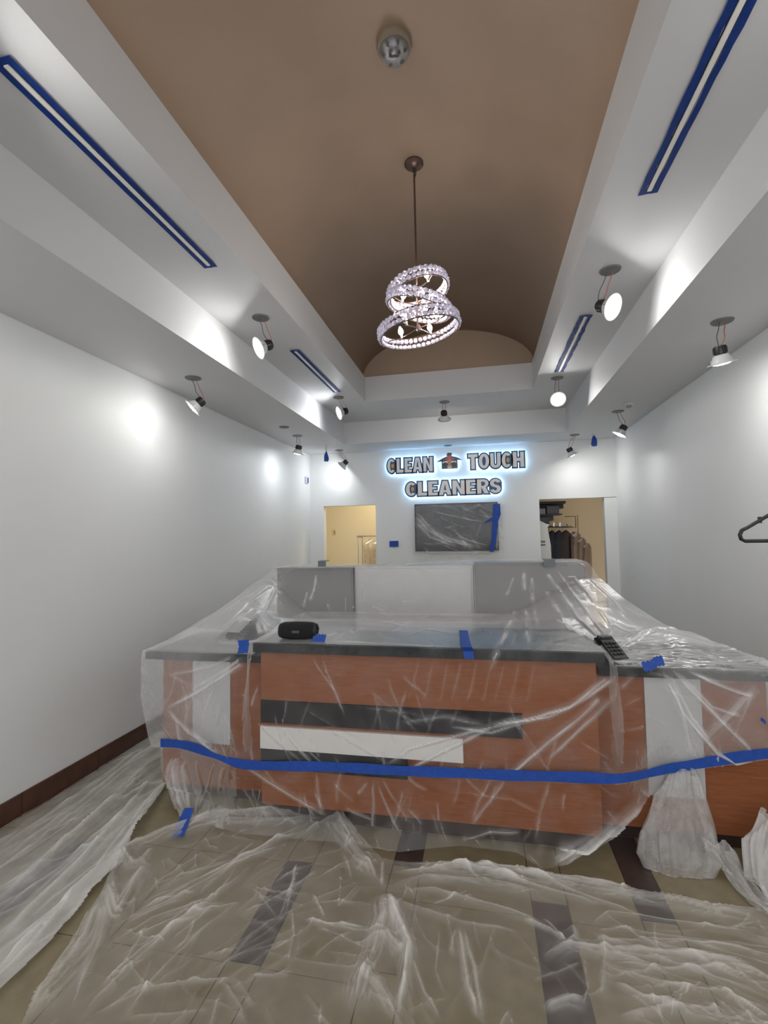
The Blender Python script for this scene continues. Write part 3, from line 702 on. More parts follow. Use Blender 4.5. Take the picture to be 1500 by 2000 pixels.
row(-1.97, 0.910, 4.06, lambda X: 1.12+0.16*side(X, -1.93, 0.87))
row(-2.00, 0.940, 3.97, lambda X: 0.96+0.29*side(X, -1.95, 0.88))
row(-2.045, 0.99, 3.70, lambda X: 0.965+0.20*side(X, -1.95, 0.9)-0.02*sstep(-1.9, -2.04, X))
row(-2.100, 1.18, 3.42, lambda X: 1.035+0.06*side(X, -1.95, 0.9)-0.04*sstep(-1.7, -2.05, X)-0.08*sstep(0.8, 1.1, X))
row(-2.150, 1.40, 2.98, lambda X: zx(X)+0.022)
row(-2.165, 1.50, lambda X: yx(X)+0.08, lambda X: zx(X)+0.004)
row(-2.170, 1.53, yx, zx)
row(-2.172, 1.53, lambda X: yx(X)-0.012, lambda X: zx(X)-0.05)
row(-2.180, 1.50, lambda X: 0.5*(yx(X)+ytape(X))-0.012, lambda X: 0.5*(zx(X)+ztape(X))-0.02)
row(-2.130, 1.46, lambda X: ytape(X)-0.006, lambda X: ztape(X)+0.02)
row(-2.110, 1.44, lambda X: ytape(X), lambda X: ztape(X)-0.035)
R_ = np.stack(rows); seg = np.linalg.norm(R_[1:, NU//2]-R_[:-1, NU//2], axis=-1); cum = np.concatenate([[0], np.cumsum(seg)])
NV = 520
tv = np.unique(np.concatenate([np.linspace(0, cum[-1], NV), cum])); k = np.clip(np.searchsorted(cum, tv, side='right')-1, 0, len(cum)-2)
f = ((tv-cum[k])/np.maximum(cum[k+1]-cum[k], 1e-9))[:, None, None]
PA = R_[k]*(1-f)+R_[k+1]*f
dv_ = np.gradient(cum[k]+f[:, 0, 0]*(cum[k+1]-cum[k])); PS = PA.copy()          # soften the folds of the slack part
for _ in range(60):
    PS[1:-1] = 0.25*PS[:-2]+0.5*PS[1:-1]+0.25*PS[2:]
wgt = (sstep(4.155, 4.08, PA[..., 1])*sstep(2.82, 2.92, PA[..., 1]))[..., None]
PA = PA*(1-wgt)+PS*wgt
A = Sheet(PA)
tent = sstep(4.20, 4.0, A.P[..., 1])
NROW = len(rows); low = ((tv >= cum[NROW-5]-1e-6)[:, None]*np.ones((1, NU)))            # hanging front
A.h += 0.012*(fbm(A.P[..., 0]*2.2, A.P[..., 1]*2.2+A.P[..., 2]*2.2, 11, 4, True)-0.6)*tent*(1-low)*np.clip((A.P[..., 1]-2.7)*3, 0, 1)
A.h += 0.004*fbm(A.P[..., 0]*7, A.P[..., 1]*5+A.P[..., 2]*5, 21, 3)*(0.35+0.65*tent)
up_ = (1-low)*sstep(4.22, 4.05, A.P[..., 1])
ledge = (1-low)*sstep(3.10, 2.98, A.P[..., 1])
A.d += up_*(0.16+0.12*sstep(4.05, 3.6, A.P[..., 1]))*(1-ledge) + ledge*0.17*sstep(0.0, -0.35, A.P[..., 0])
A.d -= 0.14*up_*sstep(3.6, 3.3, A.P[..., 1])*sstep(-0.35, 0.0, A.P[..., 0])*sstep(0.70, 0.55, A.P[..., 0])
A.d += 0.22*sstep(-1.45, -1.85, A.P[..., 0])*low + 0.18*sstep(0.80, 1.1, A.P[..., 0])*low
A.d += 0.10*(fbm(A.P[..., 0]*3, A.P[..., 2]*4+A.P[..., 1]*3, 5, 4)-0.5)
wingtop = ((A.P[..., 2] < 1.0) & (A.P[..., 1] > 2.775)).astype(float)
A.d += 0.16*wingtop
A.h += 0.016*fbm(A.P[..., 0]*4, A.P[..., 1]*26, 31, 3, True)*wingtop*(A.P[..., 0] > 0.6)
A.h += 0.13*np.exp(-((A.P[..., 0]+1.63)/0.13)**4-((A.P[..., 1]-3.15)/0.17)**4)*(1-low)
A.d -= 0.22*np.exp(-((A.P[..., 0]+1.63)/0.16)**4-((A.P[..., 1]-3.10)/0.20)**4)*(1-low)
A.h += 0.05*np.exp(-((A.P[..., 0]-1.08)/0.16)**2-((A.P[..., 1]-3.15)/0.18)**2)
CA = [  # pixels in the photograph, width, height, density
    ([(622, 1105), (615, 1150), (600, 1190), (585, 1215)], .012, .02, .30), ([(630, 1110), (632, 1160), (650, 1205)], .009, .014, .22),
    ([(612, 1120), (600, 1160), (585, 1205)], .010, .014, .2), ([(640, 1110), (700, 1170), (760, 1200)], .010, .012, .16),
    ([(560, 1120), (480, 1180), (430, 1240)], .016, .02, .2), ([(550, 1125), (520, 1190), (470, 1250)], .012, .014, .2),
    ([(530, 1140), (400, 1215), (330, 1255)], .014, .014, .15), ([(640, 1178), (690, 1186), (720, 1192)], .006, .006, .25),
    ([(1022, 1095), (1024, 1150), (1028, 1200), (1030, 1280)], .014, .022, .32), ([(1038, 1095), (1040, 1170), (1050, 1230)], .012, .02, .26),
    ([(1015, 1100), (990, 1160), (965, 1200)], .012, .012, .2), ([(1020, 1150), (1005, 1200), (985, 1240), (957, 1310)], .012, .016, .42),
    ([(1045, 1100), (1070, 1160), (1110, 1230), (1175, 1262)], .012, .022, .40), ([(1050, 1098), (1090, 1150), (1130, 1210), (1180, 1255)], .012, .018, .3),
    ([(1085, 1110), (1120, 1160), (1160, 1215), (1190, 1250)], .010, .016, .3), ([(1100, 1108), (1150, 1160), (1200, 1240)], .010, .014, .22),
    ([(1075, 1160), (1100, 1215), (1130, 1240)], .008, .010, .25), ([(1108, 1127), (1126, 1126)], .006, .004, .5), ([(1010, 1105), (940, 1150), (926, 1160)], .009, .01, .14),
    ([(1130, 1110), (1190, 1165), (1240, 1225)], .012, .014, .25), ([(1200, 1270), (1280, 1240), (1330, 1250)], .012, .02, .3),
    ([(760, 1240), (800, 1215), (850, 1200)], .010, .012, .15), ([(790, 1245), (850, 1225)], .008, .008, .2), ([(690, 1200), (800, 1225), (870, 1235)], .010, .01, .14),
    ([(640, 1252), (760, 1258), (880, 1266)], .008, .006, .3),
    # hanging front
    ([(503, 1275), (470, 1300), (400, 1345), (325, 1385)], .010, .018, .45), ([(490, 1275), (440, 1310), (380, 1345)], .010, .012, .30), ([(325, 1385), (370, 1430), (430, 1475)], .012, .015, .35),
    ([(480, 1270), (420, 1300), (330, 1320)], .010, .010, .2), ([(345, 1405), (350, 1440), (372, 1460)], .010, .010, .25), ([(505, 1340), (490, 1380)], .006, .006, .25),
    ([(1225, 1300), (1150, 1360), (1070, 1400), (950, 1415)], .010, .016, .38), ([(1235, 1305), (1130, 1400), (1010, 1500), (940, 1540)], .012, .016, .40), ([(1245, 1310), (1160, 1400), (1060, 1490)], .010, .012, .3),
    ([(1215, 1300), (1110, 1380), (1000, 1410), (800, 1460), (742, 1505)], .010, .012, .35), ([(960, 1420), (860, 1470), (800, 1500)], .010, .010, .4), ([(1070, 1395), (960, 1430), (880, 1420)], .008, .006, .3),
    ([(1180, 1435), (1250, 1420), (1256, 1418)], .006, .006, .15), ([(1215, 1380), (1256, 1360)], .006, .004, .1),
    ([(1290, 1305), (1330, 1390), (1400, 1470), (1480, 1545)], .010, .016, .50), ([(1310, 1305), (1360, 1360), (1420, 1420), (1480, 1480)], .010, .014, .35), ([(1300, 1305), (1350, 1400), (1390, 1450)], .008, .01, .3),
    ([(1340, 1310), (1420, 1345), (1470, 1360)], .009, .012, .35), ([(1320, 1310), (1390, 1380), (1450, 1400)], .009, .01, .25), ([(1480, 1340), (1420, 1400), (1370, 1450)], .02, .015, .25),
    ([(630, 1285), (650, 1340), (675, 1400)], .006, .006, .22), ([(608, 1280), (640, 1330), (655, 1350)], .006, .005, .18), ([(690, 1380), (790, 1390), (830, 1400)], .006, .003, .08),
    ([(1310, 1320), (1340, 1420), (1352, 1480)], .016, .012, .2), ([(780, 1410), (870, 1400), (950, 1415)], .012, .006, .15), ([(580, 1460), (610, 1490)], .005, .004, .25), ([(600, 1462), (630, 1490)], .005, .004, .25),
]
for c_ in CA:
    fr_ = c_[0][0][1] > 1262
    A.crease(c_[0], c_[1], c_[2]*(0.8 if fr_ else 0.6), c_[3]*(1.2 if fr_ else 1.5))
for k in range(9):
    x0 = 820+k*28; A.crease([(x0, 1285), (x0-14, 1340+(k % 3)*12), (x0-22, 1370)], .006, .004, .10)
A.scatter(110, 0.25, .008, .004, .14, 51, 0.9, 2.4, [(300, 1250), (540, 1100), (1140, 1090), (1250, 1210), (1500, 1310), (1500, 1330), (1180, 1280), (500, 1255)])
A.scatter(70, 0.30, .007, .006, .14, 52, 0.0, 0.8, [(1190, 1310), (1240, 1230), (1400, 1280), (1500, 1310), (1500, 1330)])
A.scatter(75, 0.30, .006, .005, .18, 53, 1.2, 1.8, [(300, 1290), (1500, 1330), (1490, 1470), (1180, 1510), (480, 1480), (310, 1440)])
fa = A.build('plastic_sheet', FA); tag(fa, 'clear plastic film over the counter and back unit, down to the blue tape', 'plastic sheet')

# ------------------------------------------------------------------ film B: the lower skirt from the tape to the floor
FB = plastic('film_skirt', 0.06, 0.05, (0.90, 0.89, 0.88))
NUb = 640; ub = np.linspace(0, 1, NUb); rowsb = []
def rowb(x0, x1, Y, Z):
    X = x0+(x1-x0)*ub; rowsb.append(np.stack([X, Y(X), Z(X)], -1))
wv = lambda X, k, s: (fbm(X*3.1, X*0+k, s, 3)-0.5)
rowb(-2.075, 1.20, lambda X: ytape(X)-0.004, lambda X: ztape(X)-0.005)
rowb(-2.075, 1.20, lambda X: ytape(X)-0.015, lambda X: ztape(X)-0.10)
rowb(-2.07, 1.22, lambda X: ytape(X)-0.03+0.05*wv(X, 1, 3), lambda X: 0*X+0.10)
rowb(-2.05, 1.22, lambda X: ytape(X)-0.09+0.08*wv(X, 2, 4), lambda X: 0*X+0.012)
rowb(-2.02, 1.22, lambda X: ytape(X)-0.27+0.14*wv(X, 3, 5), lambda X: 0*X+0.008)
R_ = np.stack(rowsb); seg = np.linalg.norm(R_[1:, NUb//2]-R_[:-1, NUb//2], axis=-1); cum = np.concatenate([[0], np.cumsum(seg)])
tv = np.linspace(0, cum[-1], 200); k = np.clip(np.searchsorted(cum, tv, side='right')-1, 0, len(cum)-2); f = ((tv-cum[k])/(cum[k+1]-cum[k]))[:, None, None]
B = Sheet(R_[k]*(1-f)+R_[k+1]*f)
B.mask = inside([(310, 1440), (480, 1478), (700, 1498), (1185, 1508), (1310, 1486), (1290, 1530), (1250, 1570), (1190, 1630), (1110, 1690), (1060, 1700), (1010, 1665), (900, 1650), (760, 1668), (690, 1650), (600, 1640), (480, 1630), (400, 1612), (350, 1600), (318, 1510)], B.px)
hang = sstep(0.02, 0.12, B.P[..., 2])
B.h += 0.018*fbm(B.P[..., 0]*6, B.P[..., 2]*2+B.P[..., 1]*3, 61, 4, True)*(0.3+0.7*sstep(0.4, 0.2, B.P[..., 2]))
B.d += 0.12*sstep(0.25, 0.0, B.P[..., 2])*(fbm(B.P[..., 0]*3, B.P[..., 1]*5, 71, 3)) + 0.10*sstep(-1.5, -1.9, B.P[..., 0])
B.d += -0.04
for c_ in [([(345, 1480), (352, 1530), (362, 1590)], .03, .05, .40), ([(360, 1490), (372, 1540), (378, 1590)], .02, .03, .30), ([(335, 1490), (330, 1520), (345, 1560)], .012, .02, .25),
           ([(385, 1485), (400, 1540), (385, 1590)], .012, .016, .2), ([(420, 1490), (410, 1540), (390, 1580)], .010, .012, .18), ([(480, 1495), (560, 1545), (640, 1590)], .009, .012, .30), ([(440, 1500), (430, 1550)], .01, .01, .15),
           ([(730, 1520), (732, 1570), (730, 1620)], .008, .010, .25), ([(735, 1520), (765, 1590), (790, 1640)], .007, .008, .25), ([(720, 1525), (700, 1550)], .008, .01, .2), ([(990, 1520), (950, 1570), (920, 1610)], .008, .010, .22),
           ([(960, 1520), (935, 1560), (922, 1600)], .008, .008, .2), ([(1075, 1525), (1055, 1580), (1045, 1640)], .007, .007, .2), ([(1060, 1590), (1000, 1560), (900, 1545)], .006, .005, .1), ([(900, 1640), (960, 1622), (1020, 1622)], .009, .012, .25),
           ([(1275, 1555), (1200, 1620), (1150, 1650), (1085, 1690)], .026, .04, .50), ([(1200, 1605), (1140, 1655), (1100, 1665)], .012, .02, .30), ([(1080, 1690), (1120, 1665), (1090, 1650)], .015, .03, .35)]:
    B.crease(*c_)
B.scatter(70, 0.22, .006, .005, .2, 55, 1.3, 1.6)
fb = B.build('plastic_sheet', FB); tag(fb, 'lower plastic film skirt hanging from the long blue tape to the floor', 'plastic sheet')
# gathered sack of film hanging at the right end, a part of the skirt
FG = plastic('film_gathered', 0.27, 0.12, (0.86, 0.85, 0.84))
def gather(path, rad, flatn, name, parent, seed, m=FG, n=72, ns=70, dens=0.0):
    pts = [np.array(p) for p in path]; K = len(pts)-1; V = np.zeros((ns, n, 3))
    for i in range(ns):
        t_ = i/(ns-1)*K; j = min(int(t_), K-1); g = t_-j; g = g*g*(3-2*g)*0.5+g*0.5; c = pts[j]*(1-g)+pts[j+1]*g; r = rad[j]*(1-g)+rad[j+1]*g
        a = np.linspace(0, 2*math.pi, n); wob = 1+0.16*np.sin(5*a+seed+i*0.03)+0.10*np.sin(11*a+i*0.05+seed*2)+0.07*np.sin(17*a-i*0.09)+0.25*(fbm(a*0+i*0.05, np.cos(a)*1.3+5, seed, 3)-0.5)
        V[i] = c+np.stack([np.cos(a)*r*wob, np.sin(a)*r*wob*flatn, 0.02*np.sin(3*a+i*0.2)], -1)
    V[..., 2] = np.maximum(V[..., 2], 0.004)
    S = Sheet(V); S.n *= 0; S.d += dens+0.12*(fbm(V[..., 0]*14, V[..., 2]*10, seed+3, 3)-0.5); S.d[-4:] += 0.15
    return S.build(name, m, parent)
q = [at(1332, 1505, Y=2.74), at(1328, 1560, Y=2.725), at(1326, 1620, Y=2.69), at(1332, 1680, Y=2.64), at(1325, 1728, Y=2.60)]
gather(q, [0.06, 0.105, 0.15, 0.165, 0.10], 0.33, 'gathered_fold', fb, 3)
q = [at(1398, 1650, Y=2.60), at(1430, 1700, Z=0.04), at(1495, 1775, Z=0.02), at(1560, 1800, Z=0.02)]
gather(q, [0.05, 0.04, 0.03, 0.05], 0.5, 'gathered_fold', fb, 8)
q = [at(1512, 1590, Y=2.62), at(1500, 1650, Y=2.58), at(1510, 1720, Y=2.54), at(1530, 1770, Z=0.02)]
gather(q, [0.05, 0.085, 0.09, 0.05], 0.5, 'gathered_fold', fb, 12, dens=0.25)

# ------------------------------------------------------------------ film C: big sheet over the near floor
FC = plastic('film_floor', 0.09, 0.06, (0.92, 0.90, 0.86), nscale=5)
gx, gy = np.linspace(-2.2, 1.95, 820), np.linspace(1.15, 2.95, 370)
XX, YY = np.meshgrid(gx, gy); Cs = Sheet(np.stack([XX, YY, np.full_like(XX, 0.004)], -1)); Cs.n[:] = (0, 0, 1)
Cs.mask = inside([(205, 1735), (228, 1690), (262, 1650), (300, 1632), (345, 1625), (420, 1592), (520, 1588), (600, 1582), (655, 1586), (685, 1610), (700, 1640), (745, 1682), (800, 1690), (880, 1688), (1000, 1700), (1130, 1722),
                  (1280, 1752), (1400, 1778), (1520, 1775), (1700, 1800), (1900, 2300), (-200, 2300), (40, 2005), (90, 1925), (150, 1830)], Cs.px)
Cs.h += 0.012*fbm(XX*3, YY*3, 81, 4, True)+0.006*fbm(XX*9, YY*7, 82, 3, True)
Cs.d += 0.16*(fbm(XX*2.0, YY*2.5, 83, 4)-0.5)
CC = [  # rim bunches
    ([(215, 1720), (250, 1665), (320, 1635), (420, 1600), (560, 1592), (650, 1592), (700, 1640), (745, 1690)], .035, .05, .35),
    ([(745, 1692), (850, 1700), (1000, 1712), (1150, 1738), (1290, 1765), (1400, 1790), (1520, 1790)], .03, .045, .38),
    ([(330, 1640), (450, 1610), (570, 1610), (620, 1600)], .02, .03, .25), ([(640, 1600), (670, 1640), (700, 1690), (740, 1720)], .03, .04, .30), ([(655, 1595), (690, 1660), (745, 1740)], .02, .02, .22),
    ([(748, 1690), (745, 1740)], .01, .03, .4), ([(740, 1745), (830, 1720), (950, 1730), (1080, 1755)], .02, .025, .28), ([(750, 1750), (850, 1745), (1000, 1790), (1090, 1830)], .016, .022, .25),
    ([(900, 1690), (1050, 1740), (1180, 1775)], .012, .02, .3), ([(1000, 1705), (1150, 1760), (1260, 1800)], .010, .016, .25), ([(760, 1710), (900, 1705), (1050, 1730)], .008, .02, .3),
    # left fan of folds
    ([(250, 1800), (400, 1720), (520, 1660), (600, 1610)], .010, .016, .30), ([(210, 1820), (330, 1770), (450, 1700), (560, 1650)], .010, .014, .28), ([(200, 1860), (300, 1800), (420, 1760), (470, 1690)], .010, .012, .22),
    ([(180, 1950), (280, 1860), (380, 1790), (500, 1690)], .010, .014, .25), ([(150, 2000), (250, 1900), (350, 1810), (430, 1760)], .012, .016, .25), ([(240, 2000), (300, 1920), (420, 1800)], .009, .012, .2),
    ([(200, 1990), (260, 1940), (420, 1920), (460, 1925)], .009, .010, .25), ([(430, 1920), (460, 1960), (480, 2000)], .009, .010, .2), ([(225, 1660), (260, 1700), (280, 1690), (300, 1660)], .02, .04, .35),
    ([(210, 1740), (230, 1790), (260, 1740), (290, 1690)], .03, .05, .40), ([(200, 1750), (160, 1850), (100, 1930), (50, 2000)], .045, .05, .38), ([(215, 1770), (190, 1860), (150, 1950)], .02, .03, .25), ([(235, 1690), (215, 1720), (222, 1760)], .03, .04, .3),
    ([(320, 1680), (350, 1700), (360, 1720)], .012, .01, .1), ([(400, 1640), (410, 1660), (430, 1665)], .008, .012, .2),
    # middle
    ([(580, 1690), (572, 1730), (560, 1790)], .008, .012, .35), ([(585, 1700), (560, 1760), (545, 1800)], .006, .008, .25), ([(570, 1780), (575, 1830), (560, 1900)], .008, .010, .25), ([(610, 1750), (635, 1800)], .007, .008, .3), ([(700, 1735), (660, 1780)], .007, .008, .22),
    ([(595, 1800), (640, 1812), (720, 1820)], .010, .012, .42), ([(640, 1815), (760, 1830), (830, 1845)], .007, .006, .2), ([(590, 1810), (580, 1880), (540, 1920)], .008, .008, .15),
    ([(745, 1750), (750, 1800), (730, 1870), (705, 1930), (690, 2000)], .035, .04, .42), ([(752, 1750), (780, 1810), (798, 1860), (790, 1930), (775, 2000)], .018, .035, .60), ([(750, 1830), (785, 1870)], .02, .03, .35), ([(700, 1905), (740, 1930), (770, 1990)], .02, .03, .35),
    ([(760, 1760), (790, 1800), (792, 1900)], .03, .02, .2), ([(805, 1880), (830, 1950), (860, 2000)], .009, .016, .35), ([(895, 1810), (905, 1880), (915, 1940), (935, 2000)], .012, .025, .45), ([(905, 1820), (925, 1900), (945, 2000)], .012, .018, .35),
    ([(890, 1820), (880, 1870)], .008, .01, .2), ([(860, 1820), (850, 1900), (870, 1950)], .006, .006, .15), ([(800, 1765), (830, 1840), (870, 1870)], .006, .006, .15), ([(745, 1760), (900, 1810), (1020, 1830)], .014, .016, .2),
    # right
    ([(1020, 1805), (1075, 1825), (1108, 1850)], .008, .016, .4), ([(1060, 1800), (1090, 1830), (1105, 1848)], .008, .014, .35), ([(1050, 1885), (1100, 1858), (1150, 1862), (1250, 1870), (1350, 1880), (1500, 1910)], .022, .03, .35),
    ([(1110, 1860), (1125, 1835), (1120, 1815)], .012, .02, .35), ([(1180, 1825), (1182, 1880), (1175, 1960)], .016, .016, .20), ([(1140, 1870), (1148, 1940), (1140, 1975)], .006, .012, .3), ([(1060, 1985), (1110, 1965), (1145, 1970)], .02, .03, .35),
    ([(1190, 1900), (1300, 1930), (1420, 1950), (1500, 1990)], .010, .014, .28), ([(1190, 1870), (1290, 1900), (1400, 1900), (1500, 1930)], .010, .012, .28), ([(1200, 1925), (1260, 1960), (1330, 1975)], .010, .012, .25), ([(1215, 1840), (1330, 1845), (1500, 1870)], .008, .010, .25),
    ([(1180, 1810), (1260, 1830), (1400, 1850), (1500, 1855)], .008, .01, .2), ([(1390, 1930), (1440, 1965), (1500, 2000)], .009, .014, .35), ([(1200, 1995), (1300, 1978), (1420, 1985)], .012, .016, .3), ([(1150, 1815), (1190, 1790), (1250, 1800), (1400, 1822), (1500, 1830)], .010, .016, .28),
]
for c_ in CC: Cs.crease(*c_)
Cs.scatter(260, 0.22, .006, .007, .22, 91)
Cs.scatter(60, 0.35, .008, .009, .16, 92, 0.9, 0.9, [(100, 2000), (250, 1750), (600, 1620), (560, 1800), (400, 2000)])
Cs.scatter(60, 0.35, .008, .009, .16, 93, -0.15, 0.7, [(1150, 1830), (1500, 1800), (1500, 2000), (1180, 2000)])
tag(Cs.build('plastic_sheet', FC), 'thin wrinkled plastic film over the tiles in front of the counter', 'plastic sheet')
# film D: whiter folded sheet along the left wall
FD = plastic('film_folded', 0.38, 0.12, (0.92, 0.92, 0.90), nscale=4)
gx, gy = np.linspace(-2.755, -1.3, 290), np.linspace(1.15, 4.6, 560)
XX, YY = np.meshgrid(gx, gy); D = Sheet(np.stack([XX, YY, np.full_like(XX, 0.004)], -1)); D.n[:] = (0, 0, 1)
D.mask = inside([(330, 1425), (318, 1470), (322, 1512), (330, 1530), (300, 1580), (262, 1640), (240, 1690), (205, 1722), (180, 1750), (120, 1825), (0, 1945), (-300, 2200), (-900, 2100), (0, 1626), (304, 1434)], D.px) & (XX > XL+0.014)
al = (XX+2.763)+(YY-3.0)*0.10
D.h += 0.018*fbm(al*7, YY*0.8, 101, 4, True)+0.008*fbm(al*16, YY*1.5, 102, 3, True)
D.d += 0.75*(fbm(al*6, YY*0.7, 103, 3)-0.5)
for c_ in [([(325, 1470), (200, 1590), (60, 1720), (0, 1770)], .03, .04, .25), ([(322, 1500), (240, 1600), (150, 1700), (0, 1840)], .02, .04, .28), ([(310, 1450), (150, 1580), (0, 1690)], .014, .02, .2), ([(320, 1485), (150, 1640), (0, 1745)], .012, .02, .25),
           ([(325, 1530), (270, 1620), (230, 1680), (160, 1750), (0, 1900)], .03, .045, .30), ([(315, 1540), (260, 1610), (200, 1690), (60, 1800)], .010, .02, .25), ([(308, 1445), (120, 1580), (0, 1660)], .010, .012, .18), ([(230, 1650), (190, 1720), (80, 1840), (0, 1925)], .018, .03, .28),
           ([(270, 1490), (90, 1640), (0, 1710)], .01, .016, .2), ([(190, 1640), (120, 1700), (0, 1790)], .01, .016, .2)]:
    D.crease(*c_)
D.scatter(70, 0.6, .009, .012, .16, 94, 1.45, 0.4)
tag(D.build('plastic_sheet', FD), 'whiter folded plastic sheet along the foot of the left wall', 'plastic sheet')

# ------------------------------------------------------------------ blue tape
def tape_strip(name, label, P, width_dir, wds, thick=0.0012, mat_=TAPE, group=None):
    """a ribbon through points P; width_dir gives the direction across, wds the half widths"""
    m_ = MB(); A_ = []; B_ = []
    for p, w, d in zip(P, wds, width_dir):
        p = Vector(p); d = Vector(d).normalized(); A_.append(m_.bm.verts.new(p+d*w)); B_.append(m_.bm.verts.new(p-d*w))
    for k in range(len(P)-1): m_.bm.faces.new((A_[k], A_[k+1], B_[k+1], B_[k]))
    bmesh.ops.recalc_face_normals(m_.bm, faces=m_.bm.faces)
    bmesh.ops.solidify(m_.bm, geom=m_.bm.faces[:], thickness=thick)
    o = m_.build(name, mat_, None, True); tag(o, label, 'tape', group); return o
P_ = []; wd = []; dr = []
for X in np.linspace(-2.035, 1.37, 90):
    tw = math.exp(-((X+1.55)/0.10)**2)*0.75 + math.exp(-((X-0.78)/0.13)**2)*0.6
    P_.append((X, float(ytape(np.array([X]))[0])-0.016-0.004*math.sin(X*9), float(ztape(np.array([X]))[0])+0.003*math.sin(X*6)))
    wd.append(0.0265*(1-0.55*min(tw, 1))*(1+0.07*math.sin(X*17))); dr.append((0, 0.5*tw, 1))
tape_strip('masking_tape', 'long blue tape band running along the front of the counter film', P_, dr, wd)
def tape_px(label, pts, Yo=None, Zo=None, hw=0.024, across=None, fn=None):
    P = []
    for q_ in pts:
        P.append(fn(*q_) if fn else at(*q_, Y=Yo, Z=Zo))
    Q = []
    for a, b in zip(P, P[1:]):
        for k in range(4): Q.append(a.lerp(b, k/4))
    Q.append(P[-1])
    ws = [hw*(1+0.12*math.sin(3.1*i+len(label))) for i in range(len(Q))]
    return tape_strip('masking_tape', label, Q, [across]*len(Q), ws)
P3 = [Vector((-0.035, 2.80, ZT+0.034)), Vector((-0.020, 2.70, ZT+0.030)), Vector((-0.008, 2.60, ZT+0.026)), Vector((-0.004, 2.556, ZT+0.020)), Vector((-0.002, 2.545, ZT-0.02)), Vector((-0.002, 2.545, ZT-0.062))]
P3 = [at(905, 1231, Z=ZT+0.035), at(908, 1248, Z=ZT+0.033), at(912, 1264, Z=ZT+0.03), at(914, 1272, Y=2.545), at(917, 1287, Y=2.543)]
tape_strip('masking_tape', 'upright blue tape strip over the edge of the raised counter', P3, [(1, 0, 0)]*5, [0.026, 0.025, 0.026, 0.026, 0.025])
tape_px('crumpled blue tape at the left step of the counter', [(475, 1250), (477, 1262), (474, 1276)], Yo=2.60, hw=0.034, across=(1, 0, 0.1))
tape_px('small blue tape beside the black speaker', [(610, 1250), (622, 1246), (636, 1247)], Yo=2.62, hw=0.022, across=(0.2, 0.2, 1))
tape_px('crumpled blue tape on the edge of the right counter end', [(1255, 1302), (1272, 1300), (1282, 1292), (1296, 1290)], Yo=2.71, hw=0.024, across=(-0.2, 0.2, 1))
tape_strip('masking_tape', 'blue tape strip on the floor film at the left end of the counter', [at(369, 1578, Y=2.545), at(365, 1590, Y=2.53), at(359, 1604, Y=2.50), at(353, 1620, Y=2.46), at(347, 1634, Y=2.42)], [(1, 0, 0.15)]*5, [0.030, 0.034, 0.036, 0.037, 0.034])
tape_px('tiny blue tape scrap at the right end of the counter film', [(1486, 1404), (1492, 1408), (1495, 1413)], Yo=2.72, hw=0.008, across=(0.3, 0, 1))
t_ = thing('wall_control', 'wall control covered with a blue tape patch left of the screen', 'switch', at(770, 1062, Y=YW))
MB().box((-0.060, -0.022, -0.040), (0.060, -0.001, 0.040), 0.005).build('plate', TRIMW, t_)
MB().box((-0.072, -0.026, -0.048), (0.072, -0.0225, 0.046), 0.001).build('masking_tape', TAPE, t_)
p = at(614, 941, X=XL); p.y = 7.30; p = Vector((XL, 7.30, 2.575))
t_ = thing('thermostat', 'small white thermostat with a bit of blue tape on the far left wall', 'thermostat', p)
MB().box((0.001, -0.05, -0.055), (0.024, 0.05, 0.055), 0.006).build('case', TRIMW, t_)
MB().box((0.0245, -0.002, -0.045), (0.027, 0.054, 0.045), 0.001).build('masking_tape', TAPE, t_)

# ------------------------------------------------------------------ portable speaker
c = at(582, 1234, Y=2.665); sp = thing('portable_speaker', 'black barrel-shaped portable speaker standing on the film-covered counter', 'speaker', (c.x, 2.665, ZT+0.016), rot=(0, 0, 0.10))
S_ = MB(); prof = []; n = 26; L_ = 0.100; R0 = 0.050
rings = []
for i, f_ in enumerate(np.linspace(-1, 1, 17)):
    r_ = R0*(1-0.10*f_*f_)*(1 if abs(f_) < 0.99 else 0.9)
    rings.append([S_.bm.verts.new((f_*L_, math.copysign(abs(math.cos(2*math.pi*k/n))**0.8, math.cos(2*math.pi*k/n))*r_, R0+math.copysign(abs(math.sin(2*math.pi*k/n))**0.8, math.sin(2*math.pi*k/n))*r_)) for k in range(n)])
for a, b in zip(rings, rings[1:]):
    for k in range(n): S_.bm.faces.new((a[k], a[(k+1) % n], b[(k+1) % n], b[k]))
S_.bm.faces.new(rings[0]); S_.bm.faces.new(rings[-1])
S_.build('body', FABRIC, sp, True)
for sg in (-1, 1):
    MB().lathe([(0.0, 0.004), (0.030, 0.004), (0.036, 0.010), (0.040, 0.006), (0.041, -0.004)], Matrix.Translation((sg*L_, 0, R0)) @ Matrix.Rotation(sg*math.pi/2, 4, 'Y'), 28).build('bass_cap', BLK, sp, True)
MB().box((-0.05, -0.014, -0.002), (0.05, 0.014, 0.004), 0.002).build('foot', BLK, sp)
MB().box((-0.022, -0.0530, R0-0.008), (0.022, -0.0495, R0+0.008), 0.002).build('badge', DGREY, sp)
MB().tube([(L_-0.005, 0, 2*R0-0.012), (L_+0.014, 0, 2*R0-0.016), (L_+0.022, 0, R0+0.01), (L_+0.016, 0, R0-0.02)], 0.006, 8).build('strap', BLK, sp, True)

